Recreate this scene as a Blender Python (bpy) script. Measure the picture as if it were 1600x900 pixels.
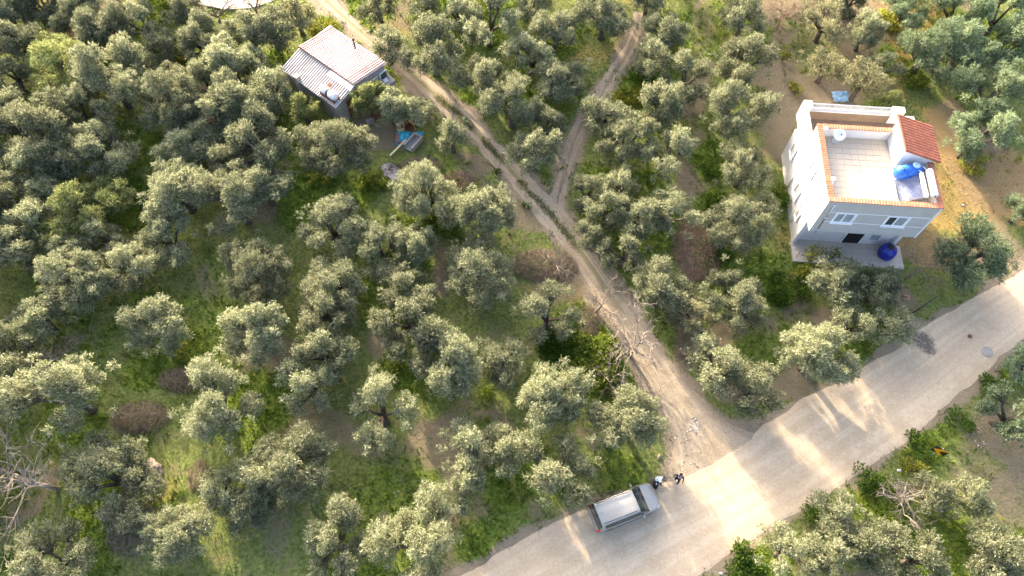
import bpy, bmesh, math, random
import numpy as np
from mathutils import Vector, Matrix, noise as mnoise

for o in list(bpy.data.objects):
    bpy.data.objects.remove(o, do_unlink=True)
scene = bpy.context.scene
COL = scene.collection
R_ = math.radians

# ------------------------------------------------------------------ camera
CAM_H, FPX, PITCH = 46.0, 1110.0, 62.6
cam_d = bpy.data.cameras.new('camera')
cam_d.sensor_width = 36.0
cam_d.lens = 36.0 * FPX / 1600.0
cam_d.clip_start = 0.5
cam_d.clip_end = 6000
cam = bpy.data.objects.new('camera', cam_d)
COL.objects.link(cam)
cam.location = (0, 0, CAM_H)
cam.rotation_euler = (R_(90 - PITCH), 0, 0)
scene.camera = cam
scene.render.engine = 'CYCLES'
scene.cycles.adaptive_threshold = 0.02
scene.cycles.max_bounces = 4
scene.cycles.diffuse_bounces = 2
scene.cycles.transmission_bounces = 4
scene.cycles.use_denoising = True
scene.render.resolution_x, scene.render.resolution_y = 1024, 576

# ------------------------------------------------------------------ light
SUN_EL, SUN_AZ = 17.0, -63.0          # light travels towards azimuth SUN_AZ (world x to the right, y away)
world = bpy.data.worlds.new('World')
scene.world = world
world.use_nodes = True
wn = world.node_tree.nodes
wn.clear()
sky = wn.new('ShaderNodeTexSky')
sky.sky_type = 'NISHITA'
sky.sun_disc = False
sky.sun_elevation = R_(SUN_EL)
# travelling direction d; the sun stands at -d.  Sky rotation is measured clockwise from +Y
sx, sy = -math.cos(R_(SUN_AZ)), -math.sin(R_(SUN_AZ))
sky.sun_rotation = math.atan2(sx, sy)
sky.air_density, sky.dust_density, sky.ozone_density = 0.6, 6.0, 0.4
bg = wn.new('ShaderNodeBackground')
bg.inputs[1].default_value = 0.15
wo = wn.new('ShaderNodeOutputWorld')
world.node_tree.links.new(sky.outputs[0], bg.inputs[0])
world.node_tree.links.new(bg.outputs[0], wo.inputs[0])

sun_d = bpy.data.lights.new('sun', 'SUN')
sun_d.energy = 2.15
sun_d.angle = R_(1.2)
sun_d.color = (1.0, 0.83, 0.60)
sun = bpy.data.objects.new('sun', sun_d)
COL.objects.link(sun)
dirv = Vector((math.cos(R_(SUN_AZ)) * math.cos(R_(SUN_EL)), math.sin(R_(SUN_AZ)) * math.cos(R_(SUN_EL)), -math.sin(R_(SUN_EL))))
sun.rotation_euler = dirv.to_track_quat('-Z', 'Y').to_euler()
sun.location = (-40, 80, 60)

scene.view_settings.view_transform = 'Standard'
scene.view_settings.look = 'None'
scene.view_settings.exposure = 2.88
scene.view_settings.gamma = 1.0
scene.view_settings.use_curve_mapping = False

# ------------------------------------------------------------------ helpers
rng = np.random.default_rng(7)
random.seed(7)
S_, C_ = math.sin(R_(PITCH)), math.cos(R_(PITCH))

def P(px, py, z=0.0):
    """ground-survey helper: point of the photo (1600x900) at height z -> world position"""
    u, v = (px - 800) / FPX, (py - 450) / FPX
    dx, dy, dz = u, C_ - v * S_, -S_ - v * C_
    t = (z - CAM_H) / dz
    return Vector((dx * t, dy * t, z))

def mpp(px, py, z=0.0):
    """metres per photo pixel at that point"""
    v = (py - 450) / FPX
    return (CAM_H - z) / (S_ + v * C_) / FPX

def tag(o, label=None, cat=None, group=None, kind=None):
    if label: o['label'] = label
    if cat: o['category'] = cat
    if group: o['group'] = group
    if kind: o['kind'] = kind
    return o

def link(o, parent=None):
    COL.objects.link(o)
    if parent is not None:
        o.parent = parent
    return o

def empty(name, loc=(0, 0, 0), rz=0.0):
    o = bpy.data.objects.new(name, None)
    o.location = loc
    o.rotation_euler = (0, 0, rz)
    o.empty_display_size = 0.3
    return link(o)

def mesh_np(name, verts, faces, mat=None, smooth=False):
    """verts Nx3, faces MxK (all the same K)"""
    verts = np.asarray(verts, dtype=np.float32)
    faces = np.asarray(faces, dtype=np.int32)
    me = bpy.data.meshes.new(name)
    k = faces.shape[1]
    me.vertices.add(len(verts)); me.vertices.foreach_set('co', verts.ravel())
    me.loops.add(faces.size); me.loops.foreach_set('vertex_index', faces.ravel())
    me.polygons.add(len(faces))
    me.polygons.foreach_set('loop_start', np.arange(0, faces.size, k, dtype=np.int32))
    me.polygons.foreach_set('loop_total', np.full(len(faces), k, dtype=np.int32))
    if smooth: me.polygons.foreach_set('use_smooth', np.ones(len(faces), dtype=bool))
    me.update(calc_edges=True)
    if mat: me.materials.append(mat)
    return me

def add_col(me, cols, name='col'):
    a = me.attributes.new(name, 'FLOAT_COLOR', 'POINT')
    c = np.ones((len(me.vertices), 4), dtype=np.float32)
    c[:, :cols.shape[1]] = cols
    a.data.foreach_set('color', c.ravel())

class MB:
    """collects boxes, tubes, prisms; build() links them as ONE mesh object"""
    def __init__(self): self.v = []; self.f = []
    def add(self, vs, fs):
        n = len(self.v); self.v += [tuple(p) for p in vs]; self.f += [tuple(i + n for i in f) for f in fs]; return self
    def box(self, x0, x1, y0, y1, z0, z1):
        return self.add([(x0,y0,z0),(x1,y0,z0),(x1,y1,z0),(x0,y1,z0),(x0,y0,z1),(x1,y0,z1),(x1,y1,z1),(x0,y1,z1)],
                        [(0,3,2,1),(4,5,6,7),(0,1,5,4),(1,2,6,5),(2,3,7,6),(3,0,4,7)])
    def hexa(self, b, t):
        return self.add(list(b) + list(t), [(0,3,2,1),(4,5,6,7),(0,1,5,4),(1,2,6,5),(2,3,7,6),(3,0,4,7)])
    def tube(self, pts, rads, n=6, cap=True):
        pts = [Vector(p) for p in pts]; rings = []
        up = Vector((0.13, 0.31, 0.94))
        for i, p in enumerate(pts):
            d = (pts[min(i+1, len(pts)-1)] - pts[max(i-1, 0)])
            if d.length < 1e-6: d = Vector((0, 0, 1))
            d.normalize()
            a = d.cross(up)
            if a.length < 0.05: a = d.cross(Vector((1, 0, 0)))
            a.normalize(); b = d.cross(a)
            r = rads[i] if hasattr(rads, '__len__') else rads
            rings.append([p + (a * math.cos(2*math.pi*k/n) + b * math.sin(2*math.pi*k/n)) * r for k in range(n)])
        vs = [q for r in rings for q in r]; fs = []
        for i in range(len(pts) - 1):
            for k in range(n):
                k2 = (k + 1) % n
                fs.append((i*n+k, i*n+k2, (i+1)*n+k2, (i+1)*n+k))
        if cap:
            fs.append(tuple(range(n))); fs.append(tuple(range((len(pts)-1)*n + n - 1, (len(pts)-1)*n - 1, -1)))
        return self.add(vs, fs)
    def lathe(self, prof, n=16, axis='z', c=(0, 0, 0)):
        vs = []; fs = []
        for (r, h) in prof:
            for k in range(n):
                a = 2*math.pi*k/n
                p = (r*math.cos(a), r*math.sin(a), h)
                if axis == 'x': p = (h, p[0], p[1])
                if axis == 'y': p = (p[1], h, p[0])
                vs.append((p[0]+c[0], p[1]+c[1], p[2]+c[2]))
        m = len(prof)
        for i in range(m-1):
            for k in range(n):
                k2 = (k+1) % n; fs.append((i*n+k, i*n+k2, (i+1)*n+k2, (i+1)*n+k))
        fs.append(tuple(range(n-1, -1, -1))); fs.append(tuple(range((m-1)*n, m*n)))
        return self.add(vs, fs)
    def build(self, name, mat, parent=None, smooth=False, bevel=0.0, loc=None, rot=None):
        me = bpy.data.meshes.new(name)
        me.from_pydata(self.v, [], self.f)
        bm = bmesh.new(); bm.from_mesh(me); bmesh.ops.recalc_face_normals(bm, faces=bm.faces); bm.to_mesh(me); bm.free()
        me.materials.append(mat)
        if smooth:
            for p in me.polygons: p.use_smooth = True
        o = bpy.data.objects.new(name, me)
        if bevel:
            m = o.modifiers.new('bevel', 'BEVEL'); m.width = bevel; m.segments = 2; m.limit_method = 'ANGLE'
        if loc is not None: o.location = loc
        if rot is not None: o.rotation_euler = rot
        return link(o, parent)

def box(name, x0, x1, y0, y1, z0, z1, mat, parent=None, bevel=0.0):
    return MB().box(x0, x1, y0, y1, z0, z1).build(name, mat, parent, bevel=bevel)

# value noise on numpy arrays
_perm = rng.permutation(512)
_val = rng.random(512)
def vnoise(x, y, s=1.0, seed=0):
    x = np.asarray(x) / s + seed * 17.13; y = np.asarray(y) / s + seed * 7.77
    xi = np.floor(x).astype(int); yi = np.floor(y).astype(int); fx = x - xi; fy = y - yi
    fx = fx*fx*(3-2*fx); fy = fy*fy*(3-2*fy)
    h = lambda a, b: _val[(_perm[(a & 511)] + b) & 511]
    return (h(xi, yi)*(1-fx) + h(xi+1, yi)*fx)*(1-fy) + (h(xi, yi+1)*(1-fx) + h(xi+1, yi+1)*fx)*fy
def fbm(x, y, s=1.0, seed=0, o=3):
    t = 0; a = 0.5; n = 0
    for i in range(o):
        t = t + a*vnoise(x, y, s/(2**i), seed+i); n += a; a *= 0.5
    return t/n
def sstep(a, b, x):
    t = np.clip((x-a)/(b-a), 0, 1); return t*t*(3-2*t)

# ------------------------------------------------------------------ materials
def new_mat(name):
    m = bpy.data.materials.new(name); m.use_nodes = True
    nt = m.node_tree; b = nt.nodes['Principled BSDF']
    return m, nt, b

def mat(name, color, rough=0.7, metal=0.0, var=0.12, scale=6.0, bump=0.0, bscale=40.0, dirt=None, dscale=1.5, spec=0.3):
    """painted / mineral surface: base colour with uneven tone, optional stains and fine relief"""
    m, nt, b = new_mat(name)
    N, Lk = nt.nodes, nt.links
    tc = N.new('ShaderNodeTexCoord')
    n1 = N.new('ShaderNodeTexNoise'); n1.inputs['Scale'].default_value = scale; n1.inputs['Detail'].default_value = 6
    Lk.new(tc.outputs['Object'], n1.inputs['Vector'])
    r = N.new('ShaderNodeValToRGB'); Lk.new(n1.outputs['Fac'], r.inputs['Fac'])
    c = np.array(color)
    r.color_ramp.elements[0].position = 0.3; r.color_ramp.elements[1].position = 0.72
    r.color_ramp.elements[0].color = (*np.clip(c*(1-var), 0, 1), 1); r.color_ramp.elements[1].color = (*np.clip(c*(1+var), 0, 1), 1)
    out = r.outputs['Color']
    if dirt is not None:
        n2 = N.new('ShaderNodeTexNoise'); n2.inputs['Scale'].default_value = dscale; n2.inputs['Detail'].default_value = 8; n2.inputs['Roughness'].default_value = 0.65
        Lk.new(tc.outputs['Object'], n2.inputs['Vector'])
        r2 = N.new('ShaderNodeValToRGB'); r2.color_ramp.elements[0].position = 0.5; r2.color_ramp.elements[1].position = 0.68
        Lk.new(n2.outputs['Fac'], r2.inputs['Fac'])
        mx = N.new('ShaderNodeMixRGB'); Lk.new(r2.outputs['Color'], mx.inputs['Fac']); Lk.new(out, mx.inputs[1]); mx.inputs[2].default_value = (*dirt, 1)
        out = mx.outputs[0]
    Lk.new(out, b.inputs['Base Color'])
    b.inputs['Roughness'].default_value = rough; b.inputs['Metallic'].default_value = metal
    b.inputs['Specular IOR Level'].default_value = spec
    if bump:
        n3 = N.new('ShaderNodeTexNoise'); n3.inputs['Scale'].default_value = bscale; n3.inputs['Detail'].default_value = 4
        Lk.new(tc.outputs['Object'], n3.inputs['Vector'])
        bp = N.new('ShaderNodeBump'); bp.inputs['Strength'].default_value = bump; bp.inputs['Distance'].default_value = 0.02
        Lk.new(n3.outputs['Fac'], bp.inputs['Height']); Lk.new(bp.outputs[0], b.inputs['Normal'])
    return m

def leaf_mat(name, tint=(1, 1, 1), trans=0.42, rough=0.55, vary=0.25, spec=0.35):
    """foliage: colour of each leaf from the mesh, a little tone change from plant to plant, some light passing through"""
    m, nt, b = new_mat(name)
    N, Lk = nt.nodes, nt.links
    at = N.new('ShaderNodeAttribute'); at.attribute_name = 'col'
    oi = N.new('ShaderNodeObjectInfo')
    mr = N.new('ShaderNodeMapRange'); mr.inputs['To Min'].default_value = 1-vary; mr.inputs['To Max'].default_value = 1+vary
    Lk.new(oi.outputs['Random'], mr.inputs['Value'])
    t = N.new('ShaderNodeMixRGB'); t.blend_type = 'MULTIPLY'; t.inputs[0].default_value = 1; t.inputs[2].default_value = (*tint, 1)
    Lk.new(at.outputs['Color'], t.inputs[1])
    hs = N.new('ShaderNodeHueSaturation'); Lk.new(t.outputs[0], hs.inputs['Color']); Lk.new(mr.outputs[0], hs.inputs['Value'])
    N.remove(b); b = N.new('ShaderNodeBsdfDiffuse'); Lk.new(hs.outputs[0], b.inputs['Color'])
    tr = N.new('ShaderNodeBsdfTranslucent'); Lk.new(hs.outputs[0], tr.inputs['Color'])
    mx = N.new('ShaderNodeMixShader'); mx.inputs[0].default_value = trans
    Lk.new(b.outputs[0], mx.inputs[1]); Lk.new(tr.outputs[0], mx.inputs[2])
    Lk.new(mx.outputs[0], N['Material Output'].inputs['Surface'])
    return m

M = {}
M['olive'] = leaf_mat('olive_leaves', (0.98, 1.0, 0.93))
M['olive_green'] = leaf_mat('greener_leaves', (0.92, 0.98, 0.60))
M['olive_blue'] = leaf_mat('bluish_leaves', (0.86, 1.04, 0.92))
M['olive_dry'] = leaf_mat('dry_olive_leaves', (1.03, 0.97, 0.84))
M['shrub'] = leaf_mat('shrub_leaves', (1, 1, 1), trans=0.4)
M['grass'] = leaf_mat('grass_blades', (1, 1, 1), trans=0.4, spec=0.15, vary=0.0)
M['bark'] = mat('bark', (0.10, 0.08, 0.06), 0.95, var=0.4, scale=9, bump=0.6, bscale=25)
M['deadwood'] = mat('dead_wood', (0.235, 0.20, 0.162), 0.9, var=0.3, scale=7)
M['greywood'] = mat('grey_dead_wood', (0.175, 0.148, 0.118), 0.9, var=0.3, scale=7)
M['brush'] = mat('brown_brush', (0.225, 0.168, 0.115), 0.95, var=0.4, scale=5)
M['pinkwood'] = mat('pinkish_twigs', (0.34, 0.21, 0.15), 0.9, var=0.25, scale=5)

# ------------------------------------------------------------------ survey of the ground (world polylines)
def W(pts): return [tuple(P(x, y, 0)[:2]) for x, y in pts]

def ext(pts, d0, d1):
    """carry a polyline on beyond both ends"""
    p = [Vector(q) for q in pts]
    a = p[0] + (p[0]-p[1]).normalized()*d0; b = p[-1] + (p[-1]-p[-2]).normalized()*d1
    return [tuple(a)] + [tuple(q) for q in p] + [tuple(b)]

ROAD_L = ext(W([(722,898),(785,862),(845,826),(905,800),(950,782),(1035,756),(1080,738),(1140,706),(1195,664),(1260,622),(1330,585),(1400,545),(1445,512),(1500,478),(1560,446),(1600,424)]), 60, 70)
ROAD_R = ext(W([(1088,902),(1140,868),(1185,838),(1235,806),(1290,775),(1345,740),(1395,705),(1440,668),(1480,634),(1520,597),(1560,560),(1600,526)]), 60, 70)
TRACK_L = ext(W([(1030,762),(1048,700),(1036,650),(1010,592),(975,535),(942,485),(915,440),(880,392),(842,345),(812,310),(776,268),(738,222),(700,185),(660,150),(612,106),(578,74),(540,42),(505,12),(488,-4)]), 0.8, 40)
TRACK_R = ext(W([(1190,670),(1140,652),(1100,618),(1062,572),(1030,530),(1002,488),(972,447),(944,406),(915,362),(880,322),(846,288),(810,250),(772,212),(735,172),(690,136),(655,108),(610,72),(572,42),(538,10),(524,-4)]), 1.4, 40)
SIDE_L = W([(848,334),(862,300),(872,262),(884,222),(900,186),(922,150),(948,112),(968,82),(984,48),(992,20)])
SIDE_R = W([(880,340),(886,306),(893,268),(906,230),(926,190),(948,158),(972,120),(990,88),(1004,52),(1010,22)])

def resample(pts, n):
    p = np.array(pts); d = np.r_[0, np.cumsum(np.linalg.norm(np.diff(p, axis=0), axis=1))]
    s = np.linspace(0, d[-1], n)
    return np.c_[np.interp(s, d, p[:, 0]), np.interp(s, d, p[:, 1])]

def pdist(X, Y, pts):
    best = np.full(np.shape(X), 1e9)
    for (ax, ay), (bx, by) in zip(pts[:-1], pts[1:]):
        dx, dy = bx-ax, by-ay; l2 = dx*dx+dy*dy+1e-9
        t = np.clip(((X-ax)*dx + (Y-ay)*dy)/l2, 0, 1)
        best = np.minimum(best, np.hypot(X-ax-t*dx, Y-ay-t*dy))
    return best

def inside(X, Y, poly):
    r = np.zeros(np.shape(X), bool); n = len(poly)
    for i in range(n):
        (x1, y1), (x2, y2) = poly[i], poly[(i+1) % n]
        c = ((y1 > Y) != (y2 > Y)) & (X < (x2-x1)*(Y-y1)/((y2-y1) if abs(y2-y1) > 1e-9 else 1e-9) + x1)
        r ^= c
    return r
def sdist(X, Y, poly):
    d = pdist(X, Y, list(poly)+[poly[0]]); return np.where(inside(X, Y, poly), -d, d)

def inset(L, R, a, b, n=70):
    A, B = resample(L, n), resample(R, n)
    return [tuple(p) for p in A*(1-a)+B*a], [tuple(p) for p in A*(1-b)+B*b]
TRACK_L, TRACK_R = inset(TRACK_L, TRACK_R, 0.07, 0.89)
SIDE_L, SIDE_R = inset(SIDE_L, SIDE_R, 0.06, 0.94)
ROADP = ROAD_L + ROAD_R[::-1]; TRACKP = TRACK_L + TRACK_R[::-1]; SIDEP = SIDE_L + SIDE_R[::-1]
FIELD = W([(1475,690),(1530,640),(1640,560),(1700,900),(1560,830),(1520,800),(1490,740)])
PLOUGH = W([(1200,-20),(1400,-20),(1395,150),(1260,165),(1225,250),(1200,190)])
DRYZ = W([(1372,-20),(1490,-20),(1440,60),(1410,130),(1500,230),(1600,250),(1600,350),(1490,370),(1430,420),(1425,330),(1470,330),(1455,190),(1390,140)])
YARD = W([(560,170),(600,165),(640,190),(625,225),(575,232),(555,200)])
STRIPS = [(W([(1105,-10),(1096,60),(1085,130),(1078,200),(1082,280),(1088,360),(1090,430),(1070,520),(1055,570)]), 1.15, 0.95),
          (W([(1240,440),(1250,500),(1290,500)]), 1.3, 0.9), (W([(1370,440),(1420,480),(1400,520)]), 1.4, 0.8),
          (W([(470,250),(460,330)]), 1.0, 0.6), (W([(690,360),(690,450)]), 0.8, 0.7), (W([(330,430),(320,500)]), 1.2, 0.6),
          (W([(560,690),(620,720),(660,790)]), 1.0, 0.6), (W([(420,660),(480,650),(540,680)]), 0.9, 0.6), (W([(575,480),(590,540),(620,560)]), 0.9, 0.7),
          (W([(440,780),(430,850)]), 0.8, 0.5), (W([(700,520),(830,540)]), 0.8, 0.45), (W([(1500,200),(1560,300)]), 3.0, 0.9),
          (W([(1390,370),(1500,400)]), 2.0, 0.8), (W([(1555,340),(1580,400)]), 1.5, .7)]
LUSH = [(490,275,4,1.0),(560,20,5,.8),(700,30,5,.8),(640,330,3,.6),(250,10,4,1.),(280,90,3,1.),(985,150,3.5,1.0),(985,125,3,1.0),(1010,200,3,.6),(850,300,3,.5),(1110,250,2.5,1.0),(1105,330,2.5,1.0),(1120,400,2.5,1.0),(930,560,4,1.0),(890,520,3,.8),
        (640,580,2.5,.9),(400,620,3,.9),(280,540,3,.9),(620,770,4,.6),(800,760,4,.8),(760,850,3,.8),(1230,450,2.2,1),(1180,540,3,.7),(1120,260,2,1),(960,300,3,.8),(330,500,3,.6),(430,250,3,.7),(680,340,2,.8),(480,330,2.5,.9),(1430,690,2.5,1.),(1360,780,3,1.),(1150,880,4,.9),(1450,880,3,.9),(720,170,3,.9),(790,260,2.5,.8),(890,370,2.5,.9),(100,650,3,.5),(220,590,3,.7),(1000,420,2.5,.8),(565,300,3,.8)]
LUSHW = [(*P(x, y)[:2], r, s) for x, y, r, s in LUSH]
HOUSE_O = (20.99, 26.74)
SHED_C = P(522, 112, 2.6)[:2]

def masks(X, Y):
    n1 = fbm(X, Y, 2.4, 3, 4) - 0.5; n2 = fbm(X, Y, 7.0, 11, 3) - 0.5
    dr = np.minimum(np.minimum(sdist(X, Y, ROADP), sdist(X, Y, TRACKP)), 1e9)
    ds = sdist(X, Y, SIDEP)
    dirt = sstep(1.0, -0.1, dr + n1*2.2)
    dirt = np.maximum(dirt, 0.8*sstep(0.9, -0.3, ds + n1*1.8))
    soil = np.maximum(0.62*sstep(1.6, -1.0, sdist(X, Y, FIELD) + n1*3), sstep(2.0, -1.0, sdist(X, Y, PLOUGH) + n1*4))
    soil = np.maximum(soil, sstep(0.8, -0.3, sdist(X, Y, YARD) + n1*2))
    for pl, w, s in STRIPS:
        soil = np.maximum(soil, s*sstep(w*1.35, w*0.45, pdist(X, Y, pl) + n1*2.0))
    soil = np.maximum(soil, 0.7*sstep(0.09, 0.19, n2 + 0.35*n1))          # bare patches
    dry = sstep(1.5, -1.5, sdist(X, Y, DRYZ) + n1*5)
    dry = np.maximum(dry, 0.45*sstep(0.12, 0.25, fbm(X, Y, 5.0, 29, 3) - 0.5))
    lush = 0.62*sstep(-0.06, 0.16, fbm(X, Y, 4.0, 41, 3) - 0.5)
    for x, y, r, s in LUSHW:
        lush = np.maximum(lush, s*sstep(r, r*0.35, np.hypot(X-x, Y-y) + n1*r*1.2))
    soil = soil*(1-0.75*lush)
    return dirt, soil, dry, lush, dr, ds

def hz(X, Y, dr=None, ds=None):
    X = np.asarray(X, float); Y = np.asarray(Y, float)
    if dr is None:
        dr = np.minimum(sdist(X, Y, ROADP), sdist(X, Y, TRACKP)); ds = sdist(X, Y, SIDEP)
    k = sstep(0.6, 3.0, np.minimum(dr, ds))
    k = k*sstep(8.5, 12, np.hypot(X-24.5, Y-31))*sstep(5, 7, np.hypot(X-SHED_C[0], Y-SHED_C[1]))
    k = k*sstep(120, 70, np.hypot(X, Y-30))
    return k*0.36*(fbm(X, Y, 5.5, 51, 3) - 0.5)
def hz1(x, y): return float(hz(np.array([x]), np.array([y]))[0])

# ------------------------------------------------------------------ ground sheet
def axis(a, b, step, far):
    mid = np.arange(a, b+1e-6, step); o = [step]
    while sum(o) < far: o.append(o[-1]*1.35)
    o = np.cumsum(o); return np.r_[(a-o)[::-1], mid, b+o]
gx = axis(-58, 58, 0.32, 2600); gy = axis(-4, 66, 0.32, 2600)
GX, GY = np.meshgrid(gx, gy)
fx_, fy_ = GX.ravel(), GY.ravel()
g_dirt, g_soil, g_dry, g_lush, g_dr, g_ds = masks(fx_, fy_)
gz = hz(fx_, fy_, g_dr, g_ds)
nx, ny = len(gx), len(gy)
ii = (np.arange(ny-1)[:, None]*nx + np.arange(nx-1)[None, :]).ravel()
gme = mesh_np('ground', np.c_[fx_, fy_, gz], np.c_[ii, ii+1, ii+nx+1, ii+nx], smooth=True)
add_col(gme, np.c_[g_dirt, g_soil, g_dry, g_lush].astype(np.float32))

def n_mix(nt, fac, a, b):
    mx = nt.nodes.new('ShaderNodeMixRGB')
    for s, v in ((0, fac), (1, a), (2, b)):
        if isinstance(v, (int, float)): mx.inputs[s].default_value = v
        elif isinstance(v, tuple): mx.inputs[s].default_value = (*v, 1)
        else: nt.links.new(v, mx.inputs[s])
    return mx.outputs[0]
def n_noise(nt, vec, scale, detail=5, rough=0.6):
    n = nt.nodes.new('ShaderNodeTexNoise'); n.inputs['Scale'].default_value = scale; n.inputs['Detail'].default_value = detail; n.inputs['Roughness'].default_value = rough
    nt.links.new(vec, n.inputs['Vector']); return n.outputs['Fac']
def n_ramp(nt, fac, a, b):
    m = nt.nodes.new('ShaderNodeMapRange'); m.interpolation_type = 'SMOOTHSTEP'
    m.inputs['From Min'].default_value = a; m.inputs['From Max'].default_value = b
    nt.links.new(fac, m.inputs['Value']); return m.outputs[0]
def n_math(nt, op, a, b=None):
    m = nt.nodes.new('ShaderNodeMath'); m.operation = op
    for s, v in ((0, a), (1, b)):
        if v is None: continue
        if isinstance(v, (int, float)): m.inputs[s].default_value = v
        else: nt.links.new(v, m.inputs[s])
    return m.outputs[0]

def ground_mat():
    m, nt, b = new_mat('grove_ground')
    N, Lk = nt.nodes, nt.links
    geo = N.new('ShaderNodeNewGeometry'); pos = geo.outputs['Position']
    at = N.new('ShaderNodeAttribute'); at.attribute_name = 'col'
    sep = N.new('ShaderNodeSeparateColor'); Lk.new(at.outputs['Color'], sep.inputs[0])
    dirt, soil, dry, lush = sep.outputs[0], sep.outputs[1], sep.outputs[2], at.outputs['Alpha']
    nA, nB, nC = n_noise(nt, pos, 0.9, 6), n_noise(nt, pos, 4.5, 6, 0.7), n_noise(nt, pos, 17, 4, 0.7)
    g = n_mix(nt, n_ramp(nt, nB, 0.35, 0.65), (0.084, 0.116, 0.032), (0.190, 0.212, 0.062))
    g = n_mix(nt, n_math(nt, 'MULTIPLY', n_ramp(nt, nA, 0.50, 0.66), 0.5), g, (0.185, 0.152, 0.086))
    l = n_mix(nt, n_ramp(nt, nB, 0.35, 0.65), (0.072, 0.130, 0.020), (0.200, 0.240, 0.036))
    jig = n_math(nt, 'MULTIPLY', n_math(nt, 'SUBTRACT', nB, 0.5), 1.1)
    def edge(x): return n_ramp(nt, n_math(nt, 'ADD', x, jig), 0.25, 0.75)
    c = n_mix(nt, edge(lush), g, l)
    d = n_mix(nt, n_ramp(nt, nC, 0.35, 0.65), (0.230, 0.150, 0.050), (0.500, 0.350, 0.120))
    c = n_mix(nt, n_math(nt, 'MULTIPLY', edge(dry), 0.85), c, d)
    s = n_mix(nt, n_ramp(nt, nC, 0.3, 0.7), (0.135, 0.105, 0.066), (0.250, 0.205, 0.132))
    s = n_mix(nt, n_math(nt, 'MULTIPLY', dry, 0.55), s, (0.32, 0.21, 0.085))
    c = n_mix(nt, edge(soil), c, s)
    t = n_mix(nt, n_ramp(nt, nC, 0.3, 0.7), (0.190, 0.150, 0.102), (0.300, 0.248, 0.176))
    c = n_mix(nt, edge(dirt), c, t)
    Lk.new(c, b.inputs['Base Color'])
    b.inputs['Roughness'].default_value = 0.95; b.inputs['Specular IOR Level'].default_value = 0.1
    # plough furrows and clods
    bp = N.new('ShaderNodeBump'); bp.inputs['Strength'].default_value = 0.9; bp.inputs['Distance'].default_value = 0.10
    wv = N.new('ShaderNodeTexWave'); wv.inputs['Scale'].default_value = 0.75; wv.inputs['Distortion'].default_value = 7; wv.inputs['Detail'].default_value = 3; wv.inputs['Detail Scale'].default_value = 1.5
    mp = N.new('ShaderNodeMapping'); mp.inputs['Rotation'].default_value = (0, 0, R_(62)); Lk.new(pos, mp.inputs[0]); Lk.new(mp.outputs[0], wv.inputs['Vector'])
    h = n_math(nt, 'ADD', n_math(nt, 'MULTIPLY', n_math(nt, 'MULTIPLY', wv.outputs['Fac'], soil), 0.07), n_math(nt, 'ADD', nB, n_math(nt, 'MULTIPLY', nC, 0.5)))
    Lk.new(h, bp.inputs['Height']); Lk.new(bp.outputs[0], b.inputs['Normal'])
    return m
gme.materials.append(ground_mat())
ground = link(bpy.data.objects.new('ground', gme))
tag(ground, 'grassy olive grove ground with bare brown patches', 'ground', kind='structure')

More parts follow.
